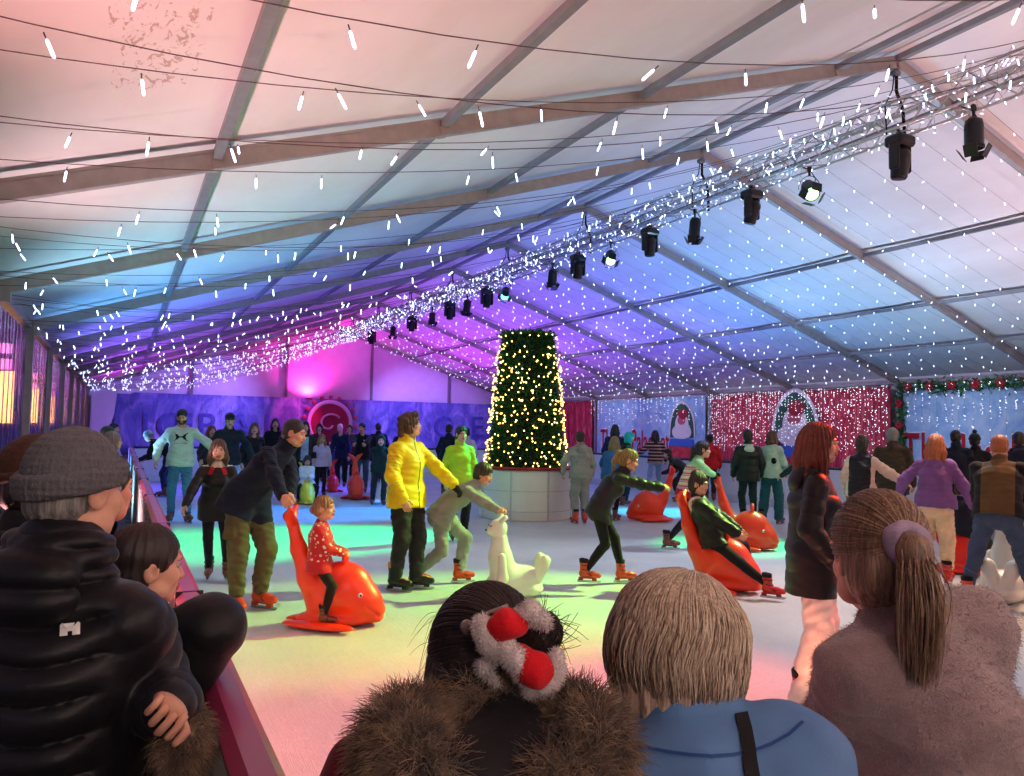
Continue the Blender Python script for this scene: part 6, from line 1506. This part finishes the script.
bmat = banner_mat('wintry blue banner print', (128, 172, 226), (164, 204, 240), (214, 230, 246))
redp, whp = plain('red banner lettering', (176, 22, 48), .5), plain('white letter outline', (240, 240, 246), .5)
def lettering(txt, size, M, mat, parent, name='lettering', off=.0, ext=.006, flare=True, width=None):
    cu = bpy.data.curves.new('text', 'FONT'); cu.body = txt; cu.size = size; cu.offset = off; cu.extrude = ext; cu.align_x = 'LEFT'; cu.resolution_u = 3
    tmp = bpy.data.objects.new('text', cu); COL.objects.link(tmp); bpy.context.view_layer.update(); dg = bpy.context.evaluated_depsgraph_get(); me = bpy.data.meshes.new_from_object(tmp.evaluated_get(dg))
    n = len(me.vertices); v = np.zeros(n * 3, np.float32); me.vertices.foreach_get('co', v); v = v.reshape(-1, 3)
    if flare:                                           # flared, storybook stems
        hh = size * .70; q = v[:, 1] / hh; v[:, 0] += size * .035 * np.sin(v[:, 1] / size * 9) ; v[:, 1] += size * .02 * np.sin(v[:, 0] / size * 11); v[:, 0] *= .92
    if width: v[:, 0] *= width / v[:, 0].max()
    me.vertices.foreach_set('co', v.ravel()); bpy.data.objects.remove(tmp); me.materials.clear(); me.materials.append(mat); me.update()
    o = link(name, me, parent); o.matrix_local = M; return o
def wall_M(y, z, x=XW - .03):                           # text on the right wall reads towards the viewer: its x runs along -y
    return Matrix(((0, 0, -1, x), (-1, 0, 0, y), (0, 1, 0, z), (0, 0, 0, 1)))
def banner(y0, y1, label, words_, medal):
    root = empty('printed_banner', (0, 0, 0), 0, label, 'banner')
    wavy_panel('sheet', y0 + .25, y1 - .25, .05, ZE - .25, bmat, .008, XW, root, 6, 3)
    x = y1 - .55
    for w_, dx, sz in words_:
        lettering(w_, 1.62, wall_M(dx, .74), whp, root, 'letter_outline', .05, .004, True, sz); lettering(w_, 1.62, wall_M(dx - .02, .74, XW - .05), redp, root, 'lettering', .014, .010, True, sz - .04)
    if medal is not None: medallion(medal, root)
    return root
grn, pale, rosy, blu = plain('medallion green', (38, 92, 70), .5), plain('medallion cloud white', (226, 214, 218), .5), plain('medallion rose', (196, 96, 110), .5), plain('ribbon blue', (60, 104, 190), .5)
def medallion(y, parent, sc=1.0, x=XW - .05):
    root = parent; zc = 2.05
    P = lambda pts, d: np.array([[0, 0, -1, x - d], [-1, 0, 0, y], [0, 1, 0, zc], [0, 0, 0, 1.]])
    def arch(w, h, n=28): t = np.linspace(0, np.pi, n); return [(w * math.cos(a) * (1 - .25 * math.sin(a) ** 6), -.55 * sc + (h + .55 * sc) * math.sin(a) ** .8) for a in t]
    for nm, poly, mat_, d in (('medallion_ring', arch(1.02 * sc, 1.28 * sc), pale, .0), ('medallion_field', arch(.90 * sc, 1.14 * sc), grn, .012)):
        mb = MB(); mb.prism(poly, 0, .012, P(0, d)); mb.build(nm, [mat_], root)
    mb = MB()
    for pi_, (cx, cy, rx, ry, mi) in enumerate(((0, .05, .52, .62, 0), (-.38, -.28, .36, .30, 0), (.38, -.28, .36, .30, 0), (0, -.30, .55, .36, 0), (.0, .30, .30, .22, 1), (.1, .62, .36, .26, 2))):
        t = np.linspace(0, 2 * np.pi, 22)[:-1]; mb.prism([(sc * (cx + rx * math.cos(a)), sc * (cy + ry * math.sin(a))) for a in t], .012 + .004 * pi_, .020 + .005 * pi_, P(0, .012), mi)
    mb.build('medallion_picture', [pale, rosy, plain('medallion crimson', (170, 34, 50), .5)], root)
    mb = MB(); mb.prism([(-.95 * sc, -.98 * sc), (.95 * sc, -.98 * sc), (.85 * sc, -.62 * sc), (-.85 * sc, -.62 * sc)], 0, .05, P(0, .022)); mb.build('blue_ribbon', [blu], root)
    mb = MB(); mb.prism([(-1.1 * sc, -1.7 * sc), (1.1 * sc, -1.7 * sc), (1.0 * sc, -1.0 * sc), (-1.0 * sc, -1.0 * sc)], 0, .03, P(0, .010)); mb.build('red_plaque', [plain('red plaque print', (190, 60, 66), .5, var=.5, scale=5)], root)
b1 = banner(FY[5] - 10, FY[5], 'big blue winter banner with red lettering The Ice Palace under the garland', [('The Ice Palace', atx(903, 450, XW)[1], 6.6)], None)
b2 = banner(FY[7], FY[9] - .1, 'distant pale blue banner lettered The Ice Palace at, left of its medallion', [('The Ice Palace at', atx(601, 450, XW)[1], 6.4)], FY[7] + 1.9)
md = empty('medallion_sign', (0, 0, 0), 0, 'arched picture medallion with green field and blue ribbon hung on the red tinsel curtain', 'sign'); medallion((FY[5] + FY[7]) / 2 - .4, md, 1.25, XW - .14)
# garland of leaves and red bows round the big banner
gl_l = [plain('garland leaf', (44, 110, 50), .6, var=.4, scale=8)]; gred = plain('garland red bow', (190, 24, 44), .5); 
def garland(path, label):
    root = empty('garland', path[0], 0, label, 'garland', 'garlands framing the blue banner'); r = np.random.default_rng(9); mb = MB(); path = np.asarray(path, float); d = path[-1] - path[0]; L = np.linalg.norm(d); n = int(L * 130)
    b = path[0] + d * r.random(n)[:, None] + r.normal(size=(n, 3)) * V(.05, .10, .10) - path[0]; o_ = r.normal(size=(n, 3)); o_ /= np.linalg.norm(o_, axis=1)[:, None]; s_ = np.cross(o_, r.normal(size=(n, 3))); s_ /= np.linalg.norm(s_, axis=1)[:, None]
    v = np.stack([b, b + o_ * .09 - s_ * .035, b + o_ * .18, b + o_ * .09 + s_ * .035], 1).reshape(-1, 3); mb.add(v, np.arange(n)[:, None] * 4 + np.arange(4)[None]); mb.build('leaves', gl_l, root)
    k = 0
    for t in np.arange(.4, L, .8):
        p = d / L * t; q = MB()
        for a in np.arange(0, 6.2, 1.05): q.sphere(p + V(-.08, math.cos(a) * .09, math.sin(a) * .09), .075, 6, 0, (.5, 1, 1))
        q.build('red_flower', [gred], root, True)
garland([(XW - .12, FY[5] - 7.4, ZE - .30), (XW - .12, FY[5] - .2, ZE - .30)], 'green garland with red flowers along the top of the blue banner')
garland([(XW - .12, FY[5] - .22, ZE - .45), (XW - .12, FY[5] - .22, .9)], 'green garland with red flowers hanging down beside the tent post')
# curtains of tiny lights in front of the hangings
def light_curtain(y0, y1, step, n, label, L, z0=1.3):
    y = y0
    while y < y1:
        root = empty('curtain_light_string', (XW - .22, y, ZE - .2), 0, label, 'string lights', label.replace('one ', ''))
        mb = MB(); zs = -np.sort(rs.power(.75, n)) * (ZE - .2 - z0 * rs.uniform(.6, 1.1)); mb.tube([(0, 0, 0), (0, 0, float(zs.min()))], .003, 3)
        for z in zs: mb.sphere((0, rs.normal() * .02, z), .019 * L, 5, 1)
        mb.build('cable_with_bulbs', [wirem, bulbd], root, True); y += step * rs.uniform(.7, 1.3)
light_curtain(FY[5] + .25, FY[7] - .2, .15, 22, 'one thin string of lights hanging over the wide red tinsel curtain', .72)
light_curtain(FY[5] - 7.2, FY[5] - .4, .26, 11, 'one thin string of lights hanging over the big blue banner', .7, 2.3)
light_curtain(FY[7] + .2, FY[9], .40, 9, 'one thin string of lights hanging over the distant pale blue banner', .8, 2.6)

# ---------------------------------------------------------------- far gable: painted mural and round lit sign
def mural_mat():
    t = NT('wintry forest mural'); co = t.co('Object', (1, 1, .6)); f = t.noise(co, .9, 6, .65, 1.2); g = t.noise(t.co('Object', (1, 1, .2)), 5, 5, .6, .6)
    k = t.ramp(f, [(.25, lin((70, 84, 160))), (.48, lin((110, 120, 190))), (.62, lin((160, 166, 220))), (.8, lin((214, 216, 244)))])
    k = t.mix(t.math('MULTIPLY', t.math('GREATER_THAN', g, .58), .35), k, lin((40, 44, 104))); t.set(Base_Color=k, Roughness=.5); return t.m
mu = empty('mural_banner', (0, YB - .2, 0), 0, 'long blue winter mural with faint ICE PALACE letters across the far end of the tent', 'mural')
ny = 120; v = []
for x in np.linspace(XL + 1.3, XR - .3, ny):
    for z in np.linspace(.0, 3.46, 7): v.append((x, -.03 * math.sin(x * 1.7) - .02 * math.sin(z * 2 + x), z - .10 * (x < XL + 2.2) * (z > 3) * 1.0))
i, j = np.meshgrid(np.arange(ny - 1), np.arange(6), indexing='ij'); b = (i * 7 + j).ravel(); o = link('sheet', make_mesh('sheet', v, np.stack([b, b + 7, b + 8, b + 1], 1), mural_mat()), mu); o.modifiers.new('t', 'SOLIDIFY').thickness = .02
deep = plain('mural letter blue', (84, 92, 170), .5, var=.4, scale=4); 
for txt, px in (('I', 140), ('C', 155), ('E', 174), ('P', 196), ('A', 228), ('L', 262), ('A', 384), ('C', 432), ('E', 470)):
    p = aty(px, 437, YB - .28); lettering(txt, 2.0, Matrix(((1, 0, 0, p[0]), (0, 0, -1, -.07), (0, 1, 0, p[2]), (0, 0, 0, 1))), deep, mu, 'letter', .02, .01, False)
sp_ = aty(330, 423, YB - .4)
sg = empty('round_sign', sp_, 0, 'round arched sign with pale ring and red centre on the mural, flooded with pink light', 'sign')
R90 = np.array([[1, 0, 0], [0, 0, -1], [0, 1, 0.]])
mb = MB(); t = np.linspace(0, 2 * np.pi, 49); mb.tube(np.stack([np.cos(t) * 1.30, np.zeros(49), np.sin(t) * 1.30], 1), .13, 8, cap=False, flat=.6); mb.build('ring', [whp], sg, True)
mb = MB(); mb.lathe([(.01, -.03), (1.24, -.03), (1.24, .03), (.01, .03)], 48, (0, 0, 0), R90); mb.build('disc', [plain('sign crimson', (170, 30, 70), .5)], sg)
mb = MB()
for k in range(13):
    a = np.pi * (k / 12 * 1.3 - .15); mb.sphere((math.cos(a) * 1.62, 0, math.sin(a) * 1.62), .15, 8, 0, (1, .4, 1))
mb.build('scallop', [rosy], sg, True)
mb = MB(); t = np.linspace(0, 5.2, 40); r_ = .75 - .10 * t; mb.tube(np.stack([np.cos(t + .6) * r_ - .05, np.full(40, -.07), np.sin(t + .6) * r_ * .9 - .05], 1), .13, 8, flat=.5); mb.build('swirl', [pale], sg, True)
# folded white sheet hanging beside the mural
mb = MB(); pts = [(0, 0), (1.25, 0), (1.15, -1.2), (.5, -3.49), (0, -3.49)]; mb.prism(pts, -.02, .02, np.array([[1, 0, 0, XL + .25], [0, 0, -1, YB - .35], [0, 1, 0, 3.4], [0, 0, 0, 1.]]))
tag(mb.build('canvas_flap', [canvas]), 'pale folded canvas flap in the far left corner beside the mural', 'flap')
# ---------------------------------------------------------------- light
def spot(loc, to, col, power, ang, blend=.6, size=.06, name='stage_light'):
    l = bpy.data.lights.new(name, 'SPOT'); l.color = lin(col) if max(col) > 1 else col; l.energy = power; l.spot_size = rad(ang); l.spot_blend = blend; l.shadow_soft_size = size
    o = bpy.data.objects.new(name, l); COL.objects.link(o); o.location = [float(q) for q in loc]
    o.rotation_euler = Vector([float(q) for q in np.asarray(to, float) - np.asarray(loc, float)]).to_track_quat('-Z', 'Y').to_euler()
    return o
w = bpy.data.worlds.new('night'); SC.world = w; w.use_nodes = True; w.node_tree.nodes['Background'].inputs[0].default_value = (.20, .18, .30, 1); w.node_tree.nodes['Background'].inputs[1].default_value = 1
# flood lamps standing outside the boards and washing the roof: each a small fixture with its own beam
flo = plain('black flood housing', (24, 24, 26), .5)
def flood(loc, to, col, power, ang=150, label='', size=.12):
    loc = np.asarray(loc, float); root = empty('flood_lamp', loc, 0, label, 'flood lamp', 'flood lamps washing the roof from the ground')
    mb = MB(); mb.bevbox((0, 0, .12), (.36, .22, .10), .02); mb.build('housing', [flo], root)
    mb = MB(); mb.tube([(-.2, 0, .12), (-.2, 0, .0), (.2, 0, .0), (.2, 0, .12)], .012, 6); mb.build('bracket', [flo], root, True)
    mb = MB(); mb.box((0, 0, .172), (.30, .17, .006)); mb.build('lens', [glow('flood lens %d %d %d' % tuple(col), col, 6)], root)
    return spot(loc + V(0, 0, .24), to, col, power, ang, .8, size, 'flood_beam')
roofcol = [(-3.2, (255, 214, 200), 2500, 4500), (4.2, (255, 170, 170), 1150, 1000), (9.2, (242, 196, 206), 1150, 1000), (14.2, (150, 206, 240), 1300, 1100), (19.2, (96, 176, 248), 1400, 1100), (24.2, (112, 112, 255), 1700, 1100), (29.5, (130, 92, 255), 1900, 1100), (36, (170, 84, 255), 2100, 1500), (43, (214, 76, 255), 2200, 1600)]  # nearest pair added out of view, bounces fill onto the spectators' backs
for i, (y, c, p, p2) in enumerate(roofcol):
    flood((XL + .45, y, -.1), (4.2, y, 6.2), c, p, 104, f'flood lamp at the foot of the left wall washing the roof, {ordinal[i]} from the front')
    flood((16.2, y - .6, -.1), (16.5, y - .6, 7), c, p2, 150, f'flood lamp behind the right boards facing straight up, {ordinal[i]} from the front')
flood((10.2, YB - .55, 3.30), (10.2, YB + .3, 6.5), (255, 50, 190), 1100, 150, 'pink flood lamp on top of the mural above the round sign')
spot((X0 - .4, 42, TZ - .5), (9.4, YB, 1.9), (255, 60, 190), 2200, 26, .8, .1, 'sign_beam')
for y_ in (12, 17, 22, 27, 32, 37): spot((X0 + .4, y_, TZ - .5), (XR, y_ + 1.5, 2.0), (214, 222, 255), 1500, 40, .8, .1, 'banner_fill')  # spots without fixtures, added to brighten the right wall hangings
# coloured washes from the truss onto the ice
def wash(px, py, col, power, ang, ly=None, lx=X0, blend=.7, z=0):
    p = atz(px, py, z); spot((lx - .4, p[1] if ly is None else ly, TZ - .5), p, col, power, ang, blend, .10, 'ice_wash')
wash(300, 715, (255, 72, 12), 4600, 26)
wash(560, 730, (255, 70, 50), 4500, 22)
wash(480, 606, (176, 255, 20), 7500, 24)
wash(290, 540, (0, 255, 140), 15000, 22)
wash(740, 545, (0, 255, 140), 4500, 22)
wash(330, 512, (20, 140, 255), 9500, 24)
wash(660, 512, (20, 190, 255), 4500, 22)
wash(250, 490, (90, 60, 255), 8000, 34)
wash(900, 600, (255, 180, 110), 1500, 34)
wash(640, 590, (225, 240, 255), 1800, 60)
q = atd(826, 480, 4.75); spot((11.4, 5.2, 6.4), q, (255, 24, 16), 7000, 9, .6, .06, 'red_beam')
# two fill lamps added out of view behind the viewer to brighten the spectators' backs
for (x, z, tx, ty, tz_, pw) in ((6.5, 5.6, .8, .9, 1.2, 700), (-.6, 3.6, .2, 1.8, 1.3, 380)):
    o = par_can(glow('warm white fill lens', (255, 236, 220), 12, True), .8, .6, 1.2); o.location = (x, YN + .35, z); tag(o, f'unseen added fill lamp on the near gable at the {"right" if x > 0 else "left"} side, lit warm white', 'stage lamp')
    spot((x, YN + .8, z - .5), (tx, ty, tz_), (255, 226, 212), pw, 46, .8, .25, 'aisle_fill')
spot((X0, 40, TZ - .6), (2, YB, 1.5), (150, 124, 255), 7000, 50, .8, .1, 'mural_wash'); spot((X0, 40, TZ - .6), (18, YB, 1.5), (150, 124, 255), 6000, 50, .8, .1, 'mural_wash')
fl = atz(815, 742)
root = empty('ice_flood_lamp', fl, 0, 'bright warm white lamp on the ice by the feet of the long coated woman', 'flood lamp')
mb = MB(); mb.bevbox((0, 0, .06), (.30, .16, .10), .02); mb.build('housing', [flo], root)
mb = MB(); mb.box((0, 0, .114), (.26, .12, .006)); mb.build('lens', [glow('hot lamp lens', (255, 226, 190), 14)], root)
spot(fl + V(0, 0, .20), fl + V(.3, .8, 1.6), (255, 110, 70), 7, 130, .6, .06, 'red_lamp_beam')
SC.view_settings.view_transform = 'Standard'
SC.view_settings.look = 'None'; SC.view_settings.gamma = 1; SC.view_settings.use_curve_mapping = False; SC.view_settings.exposure = 0.02
SC.cycles.use_denoising = True; SC.cycles.max_bounces = 6; SC.cycles.diffuse_bounces = 3; SC.cycles.glossy_bounces = 3; SC.cycles.transparent_max_bounces = 12
SC.cycles.sample_clamp_indirect = 4; SC.cycles.caustics_reflective = False; SC.cycles.caustics_refractive = False
